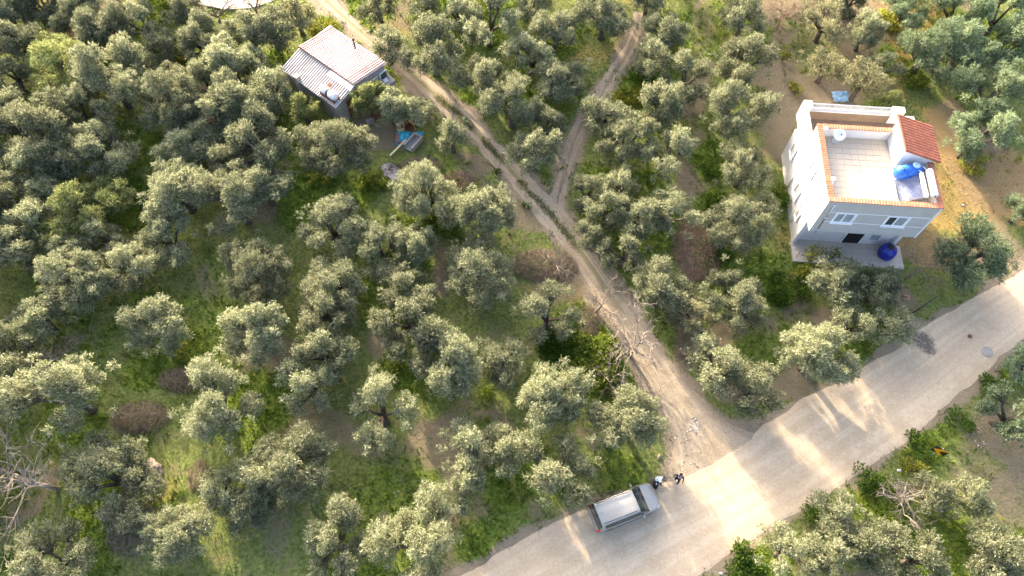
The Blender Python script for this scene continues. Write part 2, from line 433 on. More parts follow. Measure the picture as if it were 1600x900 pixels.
# ------------------------------------------------------------------ road and tracks
def track_mat(name, lo, hi, dark, mid=False):
    m, nt, b = new_mat(name)
    N, Lk = nt.nodes, nt.links
    geo = N.new('ShaderNodeNewGeometry'); pos = geo.outputs['Position']
    at = N.new('ShaderNodeAttribute'); at.attribute_name = 'col'
    sep = N.new('ShaderNodeSeparateColor'); Lk.new(at.outputs['Color'], sep.inputs[0])
    cmb = N.new('ShaderNodeCombineXYZ')
    Lk.new(n_math(nt, 'MULTIPLY', sep.outputs[0], 11.0), cmb.inputs[0]); Lk.new(n_math(nt, 'MULTIPLY', sep.outputs[1], 4.0), cmb.inputs[1])
    streak = n_noise(nt, cmb.outputs[0], 1.0, 5, 0.55)
    nA, nB, nC = n_noise(nt, pos, 0.55, 5), n_noise(nt, pos, 5.0, 6, 0.7), n_noise(nt, pos, 28, 3, 0.7)
    c = n_mix(nt, n_ramp(nt, streak, 0.36, 0.64), lo, hi)
    c = n_mix(nt, n_math(nt, 'MULTIPLY', n_ramp(nt, nA, 0.45, 0.65), 0.55), c, dark)
    c = n_mix(nt, n_math(nt, 'MULTIPLY', n_ramp(nt, nB, 0.48, 0.66), 0.6), c, dark)
    c = n_mix(nt, n_math(nt, 'MULTIPLY', n_ramp(nt, nC, 0.5, 0.7), 0.6), c, tuple(x*0.66 for x in lo))
    c = n_mix(nt, n_math(nt, 'MULTIPLY', n_ramp(nt, n_noise(nt, pos, 11, 4, 0.75), 0.52, 0.64), 0.55), c, tuple(min(1, x*1.2) for x in hi))
    if mid:     # weedy crown between the wheel ruts
        off = n_math(nt, 'ABSOLUTE', n_math(nt, 'SUBTRACT', sep.outputs[0], 0.48))
        band = n_ramp(nt, n_math(nt, 'ADD', off, n_math(nt, 'MULTIPLY', n_math(nt, 'SUBTRACT', nB, 0.5), 0.35)), 0.15, 0.04)
        far = n_ramp(nt, sep.outputs[1], 0.10, 0.17)
        c = n_mix(nt, n_math(nt, 'MULTIPLY', n_math(nt, 'MULTIPLY', band, far), 0.75), c, (0.150, 0.148, 0.066))
    burn = n_ramp(nt, n_math(nt, 'ADD', sep.outputs[2], n_math(nt, 'MULTIPLY', n_math(nt, 'SUBTRACT', nB, 0.5), 1.6)), 0.35, 1.05)
    c = n_mix(nt, n_math(nt, 'MULTIPLY', burn, 0.85), c, (0.07, 0.065, 0.062))
    Lk.new(c, b.inputs['Base Color']); b.inputs['Roughness'].default_value = 0.95; b.inputs['Specular IOR Level'].default_value = 0.1
    bp = N.new('ShaderNodeBump'); bp.inputs['Strength'].default_value = 0.35; bp.inputs['Distance'].default_value = 0.03
    h = n_math(nt, 'ADD', n_math(nt, 'MULTIPLY', streak, 0.08), n_math(nt, 'ADD', n_math(nt, 'MULTIPLY', nB, 0.5), n_math(nt, 'MULTIPLY', nC, 0.35)))
    Lk.new(h, bp.inputs['Height']); Lk.new(bp.outputs[0], b.inputs['Normal'])
    return m

BURN = [(*P(1442, 533)[:2], 1.25), (*P(1425, 520)[:2], 0.7), (*P(1452, 546)[:2], 0.8)]
def strip(name, left, right, mt, z, rag, nacross=14, step=0.28, hump=0.0):
    ln = sum(np.linalg.norm(np.diff(np.array(left), axis=0), axis=1)); n = int(ln/step)
    A, B = resample(left, n), resample(right, n)
    s = np.arange(n)*step; w = np.linalg.norm(B-A, axis=1)
    ra = rag*(fbm(s, s*0+3, 1.6, 61, 4)-0.5)*2.4; rb = rag*(fbm(s, s*0+9, 1.6, 71, 4)-0.5)*2.4
    D = (B-A)/w[:, None]; A = A + D*ra[:, None]; B = B - D*rb[:, None]
    t = np.linspace(0, 1, nacross+1)
    V = A[:, None, :]*(1-t)[None, :, None] + B[:, None, :]*t[None, :, None]
    zz = np.full(V.shape[:2], z) ; zz[:, 0] = 0.006; zz[:, -1] = 0.006
    if hump: zz += hump*np.exp(-((t-0.5)/0.13)**2)[None, :]*sstep(6, 14, s)[:, None]
    v = np.c_[V.reshape(-1, 2), zz.ravel()]
    k = nacross+1; ii = (np.arange(n-1)[:, None]*k + np.arange(nacross)[None, :]).ravel()
    me = mesh_np(name, v, np.c_[ii, ii+1, ii+k+1, ii+k], mt, smooth=True)
    b = np.zeros(len(v))
    for x, y, r in BURN: b = np.maximum(b, sstep(r, r*0.3, np.hypot(v[:, 0]-x, v[:, 1]-y)))
    ta = (ra[:, None] + t[None, :]*(w-ra-rb)[:, None])/w[:, None]
    add_col(me, np.c_[ta.ravel(), np.repeat(s, k)/100.0, b].astype(np.float32))
    return tag(link(bpy.data.objects.new(name, me)), kind='structure')
M['road'] = track_mat('pale_dirt_road', (0.405, 0.325, 0.225), (0.478, 0.392, 0.282), (0.338, 0.268, 0.183))
M['track'] = track_mat('sandy_track', (0.270, 0.218, 0.152), (0.365, 0.304, 0.222), (0.205, 0.163, 0.113))
tag(strip('road', ROAD_L, ROAD_R, M['road'], 0.035, 0.24, 22), 'pale dusty dirt road crossing the lower right corner', 'road')
M['track_mid'] = track_mat('rutted_track', (0.270, 0.218, 0.152), (0.365, 0.304, 0.222), (0.205, 0.163, 0.113), True)
tag(strip('dirt_track', TRACK_L, TRACK_R, M['track_mid'], 0.022, 0.35, 14, hump=0.02), 'sandy dirt track running from the road up past the shed', 'track')
for a, b, lb in ((0.02, 0.40, 'left wheel rut of the faint side track in the grass'), (0.66, 0.98, 'right wheel rut of the faint side track in the grass')):
    l_, r_ = inset(SIDE_L, SIDE_R, a, b)
    tag(strip('side_track', l_, r_, M['track'], 0.016, 0.28, 4), lb, 'track')
# pale concrete apron at the far edge, behind the bare trees
con = W([(296,4),(318,9),(352,16),(392,14),(425,4),(440,-3),(440,-40),(280,-40)])
n_ = len(con)
me_ = bpy.data.meshes.new('yard_slab'); me_.from_pydata([(x, y, 0.12) for x, y in con] + [(x, y, -0.2) for x, y in con], [], [tuple(range(n_))] + [(i, i+n_, (i+1) % n_+n_, (i+1) % n_) for i in range(n_)])
M['concrete'] = mat('pale_concrete', (0.34, 0.31, 0.27), 0.9, var=0.12, scale=1.2, dirt=(0.24, 0.21, 0.17), dscale=0.6)
me_.materials.append(M['concrete'])
tag(link(bpy.data.objects.new('yard_slab', me_)), 'pale concrete slab at the top edge above the shed', 'slab', kind='structure')

# ------------------------------------------------------------------ grass, weeds, gravel (uncountable)
def scatter(n, x0=-52, x1=52, y0=1, y1=62):
    X = rng.uniform(x0, x1, n); Y = rng.uniform(y0, y1, n)
    k = np.abs(X) < (0.745*np.hypot(Y*0+CAM_H*0.9, Y*0.42) + 4 + Y*0.25)
    return X[k], Y[k]
def blades(name, X, Y, hgt, wid, nb, colA, colB, spread, label, mt='grass', thr=None):
    n = len(X); Z = hz(X, Y)
    vs = []; cs = []
    tint = fbm(X, Y, 1.3, 81, 3)
    for k in range(nb):
        a = rng.uniform(0, 2*np.pi, n); r = rng.uniform(0, spread, n); h = hgt*rng.uniform(0.5, 1.25, n); le = rng.uniform(0.2, 0.9, n)*h
        bx, by = X+np.cos(a)*r, Y+np.sin(a)*r; p = rng.uniform(0, 2*np.pi, n)
        wx, wy = np.cos(p)*wid*0.5, np.sin(p)*wid*0.5
        v = np.stack([np.c_[bx-wx, by-wy, Z-0.01], np.c_[bx+wx, by+wy, Z-0.01], np.c_[bx+np.cos(a)*le, by+np.sin(a)*le, Z+h]], 1)
        vs.append(v.reshape(-1, 3))
        f = np.clip(tint + rng.normal(0, 0.22, n), 0, 1)[:, None]
        c = np.array(colA)*(1-f) + np.array(colB)*f
        cs.append(np.repeat(c, 3, axis=0))
    v = np.concatenate(vs); c = np.concatenate(cs)
    me = mesh_np(name, v, np.arange(len(v)).reshape(-1, 3), M[mt]); add_col(me, c.astype(np.float32))
    return tag(link(bpy.data.objects.new(name, me)), label, name.replace('_', ' '), kind='stuff')
def keep(n, fn, **k):
    X, Y = scatter(n, **k); m = masks(X, Y); p = fn(*m); q = rng.random(len(X)) < p
    hx = (X-HOUSE_O[0])*math.cos(R_(-4.5)) + (Y-HOUSE_O[1])*math.sin(R_(-4.5)); hy = -(X-HOUSE_O[0])*math.sin(R_(-4.5)) + (Y-HOUSE_O[1])*math.cos(R_(-4.5))
    q &= ~((hx > -0.2) & (hx < 8.3) & (hy > -0.8) & (hy < 9.4))
    q &= np.hypot(X-SHED_C[0], Y-SHED_C[1]) > 2.8
    q &= (m[4] > -0.7*rng.random(len(X))**2)
    return X[q], Y[q]
X, Y = keep(95000, lambda d, s, y, l, dr, ds: np.clip((1-d)*(1-s)*(1-0.8*y), 0, 1)*sstep(0.30, 0.62, fbm(0*d+1, d, 1, 1)*0+0.6))
blades('grass', X, Y, 0.15, 0.05, 3, (0.090, 0.124, 0.034), (0.225, 0.248, 0.070), 0.16, 'short green grass between the olive trees')
X, Y = keep(100000, lambda d, s, y, l, dr, ds: np.clip(l*(1-d)*(1-s), 0, 1))
blades('weeds', X, Y, 0.26, 0.10, 5, (0.062, 0.130, 0.018), (0.215, 0.270, 0.036), 0.22, 'lush bright green weeds in the clearings')
X, Y = keep(42000, lambda d, s, y, l, dr, ds: np.clip(np.maximum(0.9*y*(1-0.3*s), 0.4*d*(1-sstep(1.6, 0.9, np.abs(dr))*0) ), 0, 1)*(dr > 0.1))
blades('dry_grass', X, Y, 0.18, 0.045, 3, (0.26, 0.18, 0.065), (0.52, 0.39, 0.15), 0.2, 'yellowed dry grass beside the house and along the verges')
X, Y = keep(60000, lambda d, s, y, l, dr, ds: np.clip(0.25+0.6*s-0.3*l, 0, 1)*(dr > 0.1))
blades('leaf_litter', X, Y, 0.045, 0.09, 2, (0.10, 0.078, 0.05), (0.30, 0.25, 0.17), 0.25, 'dry leaf litter and twigs on the bare soil')
# the grassy strip between the ruts of the dirt track
A, B = resample(TRACK_L, 400), resample(TRACK_R, 400); i0 = np.array([i for i in range(400) if P(776,232)[1]+8 > A[i][1] > P(900,395)[1]])
i1 = rng.choice(i0, 1500); t_ = np.clip(rng.normal(0.47, 0.075, 1500), 0.25, 0.65); C2 = A[i1]*(1-t_)[:, None] + B[i1]*t_[:, None] + rng.normal(0, .08, (1500, 2))
kk = fbm(C2[:, 0], C2[:, 1], 1.8, 91, 2) > 0.46
blades('track_grass', C2[kk, 0], C2[kk, 1], 0.17, 0.07, 3, (0.09, 0.115, 0.03), (0.21, 0.22, 0.07), 0.2, 'thin strip of grass between the ruts of the track')

def stones(name, X, Y, smin, smax, ca, cb, label, base=0.0):
    n = len(X); Z = hz(X, Y) + base
    d = np.array([(1,0,0),(-1,0,0),(0,1,0),(0,-1,0),(0,0,1),(0,0,-1)], float)
    s = (smin + (smax-smin)*rng.random(n)**2.5)[:, None, None]
    v = d[None]*rng.uniform(0.6, 1.1, (n, 6, 1))*s*np.array([1, 1, 0.6])
    a = rng.uniform(0, 6.28, n); ca_, sa_ = np.cos(a)[:, None], np.sin(a)[:, None]
    v = np.stack([v[..., 0]*ca_-v[..., 1]*sa_, v[..., 0]*sa_+v[..., 1]*ca_, v[..., 2]], -1) + np.c_[X, Y, Z][:, None]
    f = np.array([(0,2,4),(2,1,4),(1,3,4),(3,0,4),(2,0,5),(1,2,5),(3,1,5),(0,3,5)])
    F = (np.arange(n)[:, None, None]*6 + f[None]).reshape(-1, 3)
    me = mesh_np(name, v.reshape(-1, 3), F, M['stonecol']); t = rng.random((n, 1))
    add_col(me, np.repeat(np.array(ca)*(1-t)+np.array(cb)*t, 6, axis=0).astype(np.float32))
    return tag(link(bpy.data.objects.new(name, me)), label, name.replace('_', ' '), kind='stuff')
m_, nt_, b_ = new_mat('stone_colours'); at_ = nt_.nodes.new('ShaderNodeAttribute'); at_.attribute_name = 'col'; nt_.links.new(at_.outputs['Color'], b_.inputs['Base Color']); b_.inputs['Roughness'].default_value = 0.95; b_.inputs['Specular IOR Level'].default_value = 0.1
M['stonecol'] = m_
X, Y = scatter(110000); m5 = masks(X, Y); q = (rng.random(len(X)) < np.clip(np.exp(-np.abs(m5[4])*1.1), 0, 1)*1.0)
stones('gravel', X[q], Y[q], 0.015, 0.07, (0.17, 0.135, 0.10), (0.38, 0.32, 0.25), 'loose gravel along the road and track edges', 0.012)

# ------------------------------------------------------------------ vegetation builders
def leaves_mesh(name, rg, centers, radii, dens, leaf, cols, mt, upb=0.25, stem=(0.12, 0.30), inner=0.35, fill=None):
    """leaf-sized faces on short shoots that radiate from clumps"""
    base = []; dirs = []; crs = []
    jobs = [(c, r, dens) for c, r in zip(centers, radii)] + ([(c, r, fill[2]) for c, r in zip(fill[0], fill[1])] if fill else [])
    for c, r, dn in jobs:
        n = max(8, int(dn*r*r/5))
        d = rg.normal(0, 1, (n, 3)); d[:, 2] += upb; d /= np.linalg.norm(d, axis=1)[:, None]
        rr = r*(inner + (0.88-inner)*rg.random(n)**0.55)
        base.append(c + d*rr[:, None]*np.array([1, 1, 0.86])); dirs.append(d); crs.append(np.full(n, r))
    base = np.concatenate(base); dirs = np.concatenate(dirs); n = len(base)
    sd = dirs + rg.normal(0, 0.38, (n, 3)); sd[:, 2] += 0.28; sd /= np.linalg.norm(sd, axis=1)[:, None]
    sl = rg.uniform(stem[0], stem[1], n)
    tone = np.clip(rg.beta(2.0, 2.2, n), 0, 1)
    vs = []; cs = []
    cA, cB, cC = (np.array(c) for c in cols)
    for k in range(5):
        t = (0.15 + 0.2*k + rg.uniform(0, 0.12, n))[:, None]
        p = base + sd*sl[:, None]*t
        ld = sd*0.75 + rg.normal(0, 0.55, (n, 3)); ld /= np.linalg.norm(ld, axis=1)[:, None]
        sd2 = rg.normal(0, 1, (n, 3)); sd2[:, 2] *= 0.55; w = np.cross(ld, sd2); w /= np.linalg.norm(w, axis=1)[:, None]+1e-6
        L = (leaf[0]*rg.uniform(0.75, 1.3, n))[:, None]; Wd = (leaf[1]*rg.uniform(0.75, 1.3, n))[:, None]*0.5
        q = np.stack([p, p+ld*L*0.5+w*Wd, p+ld*L, p+ld*L*0.5-w*Wd], 1)
        vs.append(q.reshape(-1, 3))
        f = np.clip(tone + rg.normal(0, 0.16, n), 0, 1)[:, None]
        c = np.where(f < 0.5, cA + (cB-cA)*f*2, cB + (cC-cB)*(f-0.5)*2)
        cs.append(np.repeat(c, 4, axis=0))
    v = np.concatenate(vs); c = np.concatenate(cs)
    me = mesh_np(name, v, np.arange(len(v)).reshape(-1, 4), mt); add_col(me, c.astype(np.float32))
    return me

OLIVE = ((0.098, 0.118, 0.058), (0.222, 0.240, 0.146), (0.480, 0.468, 0.358))
def olive_variant(seed, R, dens=3900, ng=None, sparse=0.0):
    """old olive: short trunk, spreading limbs, each limb with its own loose cluster of rounded tufts"""
    rg = np.random.default_rng(seed); H = 1.55*R + 0.9
    ng = ng or int(rg.integers(5, 8)); cen = []; rad = []; fc = []; mb = MB()
    lean = rg.normal(0, 0.12, 2); fork = np.array([lean[0], lean[1], 0.75 + 0.12*R])
    r0 = 0.09 + 0.055*R
    mb.tube([(0, 0, -0.15), (lean[0]*0.3, lean[1]*0.3, 0.25), tuple(fork)], [r0*1.5, r0*1.1, r0*0.85], 8)
    a0 = rg.uniform(0, 6.28)
    for g in range(ng+1):
        if g == ng: gc = np.array([rg.normal(0, 0.14*R), rg.normal(0, 0.14*R), H-0.40*R]); lR = R*rg.uniform(0.24, 0.32)
        else:
            a = a0 + 6.283*g/ng + rg.normal(0, 0.24); q = R*rg.uniform(0.46, 0.80)
            gc = np.array([math.cos(a)*q, math.sin(a)*q, 0.5 + (H-0.5)*rg.uniform(0.30, 0.66)]); lR = R*rg.uniform(0.20, 0.36)
        mid = fork*0.45 + gc*0.55 + np.array([rg.normal(0, .1), rg.normal(0, .1), 0.1])
        mb.tube([tuple(fork), tuple(mid), tuple(gc)], [r0*0.62, r0*0.36, r0*0.16], 6)
        fc += [gc + rg.normal(0, 0.3*lR, 3) for _ in range(2)]
        n = 0; want = int((7 + 11*(lR/R-0.2)/0.16)*min(1.5, 0.35+R/3))
        for k in range(240):
            d = rg.normal(0, 1, 3); d /= np.linalg.norm(d)
            c = gc + d*lR*rg.uniform(0.50, 1.15)*np.array([1, 1, 1.02]); r = float(np.clip(R*rg.uniform(0.070, 0.140), 0.16, 0.32))
            if c[2] < 0.45 or any(np.linalg.norm(c-c2) < 0.90*(r+r2) for c2, r2 in zip(cen, rad)): continue
            n += 1
            if rg.random() >= sparse:
                cen.append(c); rad.append(r)
                mb.tube([tuple(mid), tuple((mid+c)/2 + rg.normal(0, .06, 3)), tuple(c)], [r0*0.22, r0*0.13, 0.01], 4, cap=False)
            if n >= want: break
    for k in range(6):
        a = rg.uniform(0, 6.28); q = R*rg.uniform(0.85, 1.08); cen.append(np.array([math.cos(a)*q, math.sin(a)*q, 0.5+(H-0.5)*rg.uniform(0.25, 0.7)])); rad.append(rg.uniform(0.14, 0.22))
    cme = leaves_mesh('crown', rg, cen, rad, dens*(1-0.3*sparse), (0.130, 0.046), OLIVE, None, upb=0.45, fill=(fc, [0.17*R]*len(fc), dens*0.16*(1-sparse)))
    to = mb.build('trunk', M['bark'], None, smooth=True)
    tme = to.data; bpy.data.objects.remove(to)
    return cme, tme, R

VAR = {'s': [], 'm': [], 'l': [], 'x': [], 't': []}
for i in range(3): VAR['s'].append(olive_variant(100+i, 1.35, 5600, ng=4))
for i in range(7): VAR['m'].append(olive_variant(200+i, 1.85, 5200))
for i in range(9): VAR['l'].append(olive_variant(300+i, 2.35, 4800))
for i in range(3): VAR['x'].append(olive_variant(400+i, 2.95, 4300, ng=6))
for i in range(3): VAR['t'].append(olive_variant(500+i, 1.9, 4000, sparse=0.42))

TREE_N = 0
def tree(x, y, r, kind, label, thin=False, grp='olive trees of the grove', name='olive_tree'):
    """x, y, r: crown centre and half width in the photo"""
    global TREE_N
    rm = r*mpp(x, y, 2.5)*(1.12 if x < 460 and y < 420 else 1.03)
    zc = 0.9*rm + 0.35
    p = P(x, y, zc)
    cls = 't' if thin else ('s' if rm < 1.55 else 'm' if rm < 2.1 else 'l' if rm < 2.7 else 'x')
    cme, tme, R0 = VAR[cls][(TREE_N*7 + int(x) + int(y)) % len(VAR[cls])]
    TREE_N += 1
    s = rm/R0
    rg = np.random.default_rng(abs(int(x*13+y*7)))
    e = empty(name, (p.x, p.y, hz1(p.x, p.y)), rg.uniform(0, 6.283))
    sq = rg.uniform(0.85, 1.2); an = rg.uniform(0.86, 1.16)
    e.scale = (s*an, s/an, s*sq)
    t = link(bpy.data.objects.new('trunk', tme), e)
    c = bpy.data.objects.new('crown', cme)
    if not cme.materials: cme.materials.append(M['olive'])
    c.material_slots[0].link = 'OBJECT'
    c.material_slots[0].material = M[{'o': 'olive', 'g': 'olive_green', 'b': 'olive_blue', 'd': 'olive_dry'}[kind]]
    link(c, e); c['kind'] = 'stuff'
    tag(e, label, 'tree', grp)
    return e

TREES = [
# --- dense old grove, upper left
(12,22,34,'o','olive tree in the very top left corner'),
(62,8,36,'o','dark olive cut by the top edge, second from the left corner'),
(118,14,36,'o','olive at the top edge above the big yellow-green tree'),
(172,32,36,'o','grey olive right of the yellow-green tree, near the top edge'),
(222,38,32,'o','olive between the grassy gap and the top left grove'),
(248,72,28,'o','tall olive with bare dark trunk beside the small sunlit glade'),
(88,92,56,'g','large yellow-green tree standing out in the top left grove'),
(172,122,54,'o','broad olive touching the right side of the yellow-green tree'),
(12,115,34,'o','olive at the left edge beside the yellow-green tree'),
(268,152,50,'o','wide olive right of the small pale dead sapling'),
(55,200,60,'o','wide olive at the left edge below the yellow-green tree'),
(158,232,46,'o','shaded olive left of the small olive above the long grassy strip'),
(10,178,30,'o','small olive at the left edge, a fifth of the way down'),
(292,222,40,'o','compact olive with pale top left of the tall grass strip'),
(312,62,36,'o','olive right of the sunny glade, below the bare trees'),
(358,98,40,'o','olive up the slope left of the shed, second from its wall'),
(392,104,30,'o','olive right behind the left corner of the shed'),
(385,42,32,'o','olive below the two bare trees at the top edge'),
(425,48,34,'o','olive between the bare trees and the shed roof'),
(465,28,30,'d','brownish olive beside the track above the shed'),
(378,160,46,'o','leafy olive left of the round green bush by the shed wall'),
(426,150,33,'o','olive against the left wall of the shed'),
(476,172,25,'g','round green bush-like tree under the lower shed wall'),
(398,228,48,'o','large olive left of the grass strip below the shed'),
(522,228,56,'o','big olive directly below the bottom corner of the shed'),
(578,162,26,'g','olive hiding the right end wall of the shed'),
(612,168,28,'o','olive above the rusty sheet in the shed yard'),
(648,172,28,'o','thin dark-stemmed olive above the blue tarpaulin'),
(606,76,28,'o','small olive between shed roof and track'),
(676,74,54,'o','big round olive right of the track, level with the shed'),
(764,34,46,'o','olive at the top edge right of the big round olive'),
(718,22,34,'o','olive behind the big round one, right of the green verge'),
(590,8,30,'o','dark olive at the top edge on the green verge'),
(668,12,30,'o','half hidden olive at the top edge over the green verge'),
(756,122,46,'o','second olive down the right side of the track from the shed'),
(800,165,46,'o','third olive down the right side of the track from the shed'),
(706,216,28,'o','slender sparse olive on the left verge of the track'),
(128,172,42,'o','olive filling the gap below the yellow-green tree'),
(215,112,34,'o','shaded olive left of the tall bare-trunked one'),
(24,68,38,'o','olive at the left edge just under the corner tree'),
(96,258,38,'o','shaded olive left of the dark green bush, upper left'),
(322,128,38,'o','olive below the glade, in line with the shed'),
(330,182,36,'o','olive between the wide one and the leafy one left of the shed'),
(344,246,34,'o','low olive right of the compact pale-topped one'),
(66,352,36,'o','shaded olive between the left edge and the greener tree'),
(162,372,36,'o','shaded olive between the greener tree and the pointed olive'),
(62,500,34,'o','dark olive above the white bare branches'),
(150,50,34,'o','olive wedged right above the yellow-green tree'),
(292,20,26,'o','olive at the top edge left of the bare trees'),
# --- between the track and the side track
(868,48,38,'o','round olive left of the side track near the top edge'),
(828,88,36,'o','olive nested between four others left of the side track'),
(876,122,42,'o','wide olive whose right flank reaches the side track'),
(858,190,30,'o','small olive on the left of the side track halfway down it'),
(836,238,40,'o','last olive in the wedge where the two tracks meet'),
(944,24,44,'o','dark olive at the top end of the side track'),
(835,8,30,'o','shaded olive cut by the top edge left of the side track'),
# --- strip between the side track and the bare soil lane
(1043,38,38,'o','pale olive at the top of the lane of bare soil'),
(1016,92,34,'o','olive with two pale tufts right of the side track'),
(1012,4,26,'o','olive at the top edge just right of the side track'),
(1076,122,40,'o','feathery olive right of the yellow weeds by the side track'),
(948,178,40,'o','olive below the yellow weeds beside the side track'),
(1036,172,38,'o','olive in the strip, level with the roof of the white house'),
(975,222,40,'o','olive left of a broad one, facing the fork in the tracks'),
(1040,238,42,'o','broad olive at the left edge of the bare soil lane'),
(920,300,32,'o','pale olive at the fork, beside the reddish bare spot'),
(972,288,32,'o','slim upright olive just right of the fork'),
(948,330,30,'o','small tufted olive below the fork'),
(1050,330,42,'o','olive hugging the bare soil lane above the brown thicket'),
(998,342,36,'o','olive with spiky top between the track and the soil lane'),
(920,372,26,'o','narrow pale olive close to the right edge of the track'),
(974,392,40,'o','olive with pale crown right of the track, above the dead trees'),
(1034,452,48,'o','big pale olive left of the brown thicket base'),
(1076,492,36,'d','brown-tinged olive with dry orange foot'),
# --- row between the lane and the white house
(1160,30,36,'o','olive at the top edge right of the soil lane'),
(1162,98,44,'o','second olive from the top in the row left of the white house'),
(1146,172,52,'o','wide olive in the row, left of the house front corner'),
(1164,258,48,'o','olive in the row nearest the left wall of the house'),
(1160,338,58,'o','largest olive in the row left of the house'),
(1146,450,48,'o','olive in the row below and left of the porch'),
(1160,488,36,'o','low olive leaning under the one left of the porch'),
(1122,572,48,'o','olive right of the track mouth'),
(1172,606,48,'o','olive overhanging the road right of the track mouth'),
(1276,556,58,'o','bright olive on the road edge below the porch'),
# --- around the house
(1316,440,44,'o','olive directly in front of the porch'),
(1374,452,36,'o','olive in front of the blue drum'),
(1392,512,34,'o','thin olive beside the burnt patch on the road', True),
(1330,510,38,'o','straggly olive between the bright roadside one and the porch', True),
(1526,396,56,'b','dark green tree between the house and the road'),
(1598,330,26,'b','dark tree cut by the right edge beside the dry slope'),
(1290,32,38,'d','sparse olive on ploughed soil near the top edge', True),
(1352,52,30,'o','dark stemmed olive on ploughed soil behind the house'),
(1292,98,38,'d','thin olive above the rear corner of the white house', True),
(1345,128,36,'d','sparse olive behind the rear terrace', True),
(1386,100,30,'o','smaller olive behind the right end of the terrace', True),
(1392,158,20,'g','low bushy sapling against the rear terrace pillar'),
(1330,4,26,'o','pale flowering olive at the top edge over the ploughed soil'),
(1418,8,38,'b','olive at the top edge left of the yellow slope'),
(1450,78,50,'b','broad bluish olive right of the yellow slope'),
(1512,66,46,'b','bluish olive right behind the broad one on the slope'),
(1500,12,40,'b','dark olive at the top edge over the bluish pair'),
(1566,18,48,'b','olive in the top right corner'),
(1575,72,38,'b','olive at the right edge, one below the corner tree'),
(1556,140,54,'b','wide bluish olive level with the house roof, right edge'),
(1532,204,46,'b','bushy bluish olive right of the stair tower'),
(1512,228,24,'b','small dark olive by the yellow shrub right of the tower'),
# --- left edge and left middle
(48,262,52,'o','olive at the left edge above the greener round tree'),
(22,312,44,'o','pale olive at the left edge beside the greener round tree'),
(122,320,58,'g','big greener tree with deep shade, left grove'),
(278,296,50,'o','pale round olive left of the long grass strip'),
(258,370,44,'o','pointed olive below the pale round one'),
(366,312,56,'o','large olive on the right of the long grass strip'),
(412,292,40,'o','olive squeezed right behind the large one by the grass strip'),
(18,392,40,'o','olive at the left edge, level with the pointed olive'),
(108,430,62,'o','very wide olive in the left middle grove'),
(198,418,38,'o','smaller olive joined to the right of the very wide one'),
(240,502,52,'o','lone pale olive right of the white bare branches'),
(18,522,42,'o','shaded olive at the left edge above the bare branches'),
(8,585,34,'o','dark olive at the left edge below the bare branches'),
(106,618,72,'o','very large olive below the white bare branches'),
(338,640,66,'o','very large pale olive right of the brown brush heaps'),
(162,738,76,'o','very large olive left of the pale boulder'),
(82,872,60,'o','olive near the bottom left corner'),
(278,828,56,'o','olive at the bottom right of the twig heap'),
(350,768,34,'o','small olive at the left of a wide pale pair, lower left'),
(388,800,40,'o','shaded olive below the wide pale crown, lower left'),
# --- centre block
(516,352,54,'o','large olive left of the centre, first row below the shed'),
(666,300,56,'o','olive just below the white ash heap'),
(762,336,48,'o','olive at the left verge of the track, above the centre'),
(600,386,46,'o','olive in the centre row, left of the path of bare soil'),
(652,388,34,'o','small olive joined to the right of the centre row one'),
(748,412,62,'o','broad olive near the photo centre, left of the dead brush'),
(398,422,60,'o','wide olive below the long grass strip'),
(522,446,48,'o','olive right of the wide one below the grass strip'),
(636,452,40,'o','olive above the tall centre left tree with a bare limb'),
(402,522,54,'o','pale olive in the second column from the left grass strip'),
(508,486,44,'o','low twin-tufted olive left of the reddish soil spot'),
(640,500,58,'o','big olive with a bare limb showing in its crown'),
(508,552,46,'o','crooked olive with three tufts, centre left'),
(486,606,44,'o','pale olive below the crooked three-tufted one'),
(700,562,58,'o','dense olive below the centre of the photo'),
(784,564,42,'o','olive right beside the dense centre one'),
(594,642,56,'o','olive with yellowish tips below a bright green tuft'),
(858,488,50,'o','olive left of the big dead trees on the track'),
(868,622,58,'o','dense olive left of the track mouth, second from the road'),
(984,656,54,'o','olive on the corner between the track and the road'),
(872,732,62,'o','big pale olive directly above the silver car'),
(742,694,50,'o','open-crowned olive above a small tufted one, lower centre'),
(788,706,34,'o','small olive squeezed left of the big one above the car'),
(728,760,34,'o','small tufted olive above the big roadside one, lower centre'),
(456,726,64,'o','very wide pale olive, lower left of centre'),
(404,760,46,'o','shaded olive under the left end of the very wide pale one'),
(522,846,58,'o','olive at the bottom edge left of the largest roadside one'),
(656,852,74,'o','largest olive at the bottom edge, beside the road end'),
# --- below the road
(1308,804,36,'o','pale olive on the lower verge left of the dead tree'),
(1232,862,46,'o','olive below the road at the bottom edge'),
(1300,866,44,'o','olive at the bottom edge between the stump and the road verge'),
(1366,850,48,'o','olive with cut brown stump showing in its crown'),
(1432,874,38,'o','olive below the dead tree at the bottom edge'),
(1462,772,34,'o','olive right of the dead tree on the lower verge'),
(1518,776,27,'o','small pale olive at the edge of the ploughed field'),
(1565,862,54,'o','olive in the bottom right corner'),
(1582,645,47,'b','yellow-tipped tree at the right edge below the road'),
(1604,572,30,'b','bluish tree cut by the right edge just below the road'),
]
for t in TREES: tree(*t)
ORD = 'first second third fourth fifth sixth seventh eighth ninth tenth eleventh twelfth'.split(); CNT = {'left': 0, 'top': 0}
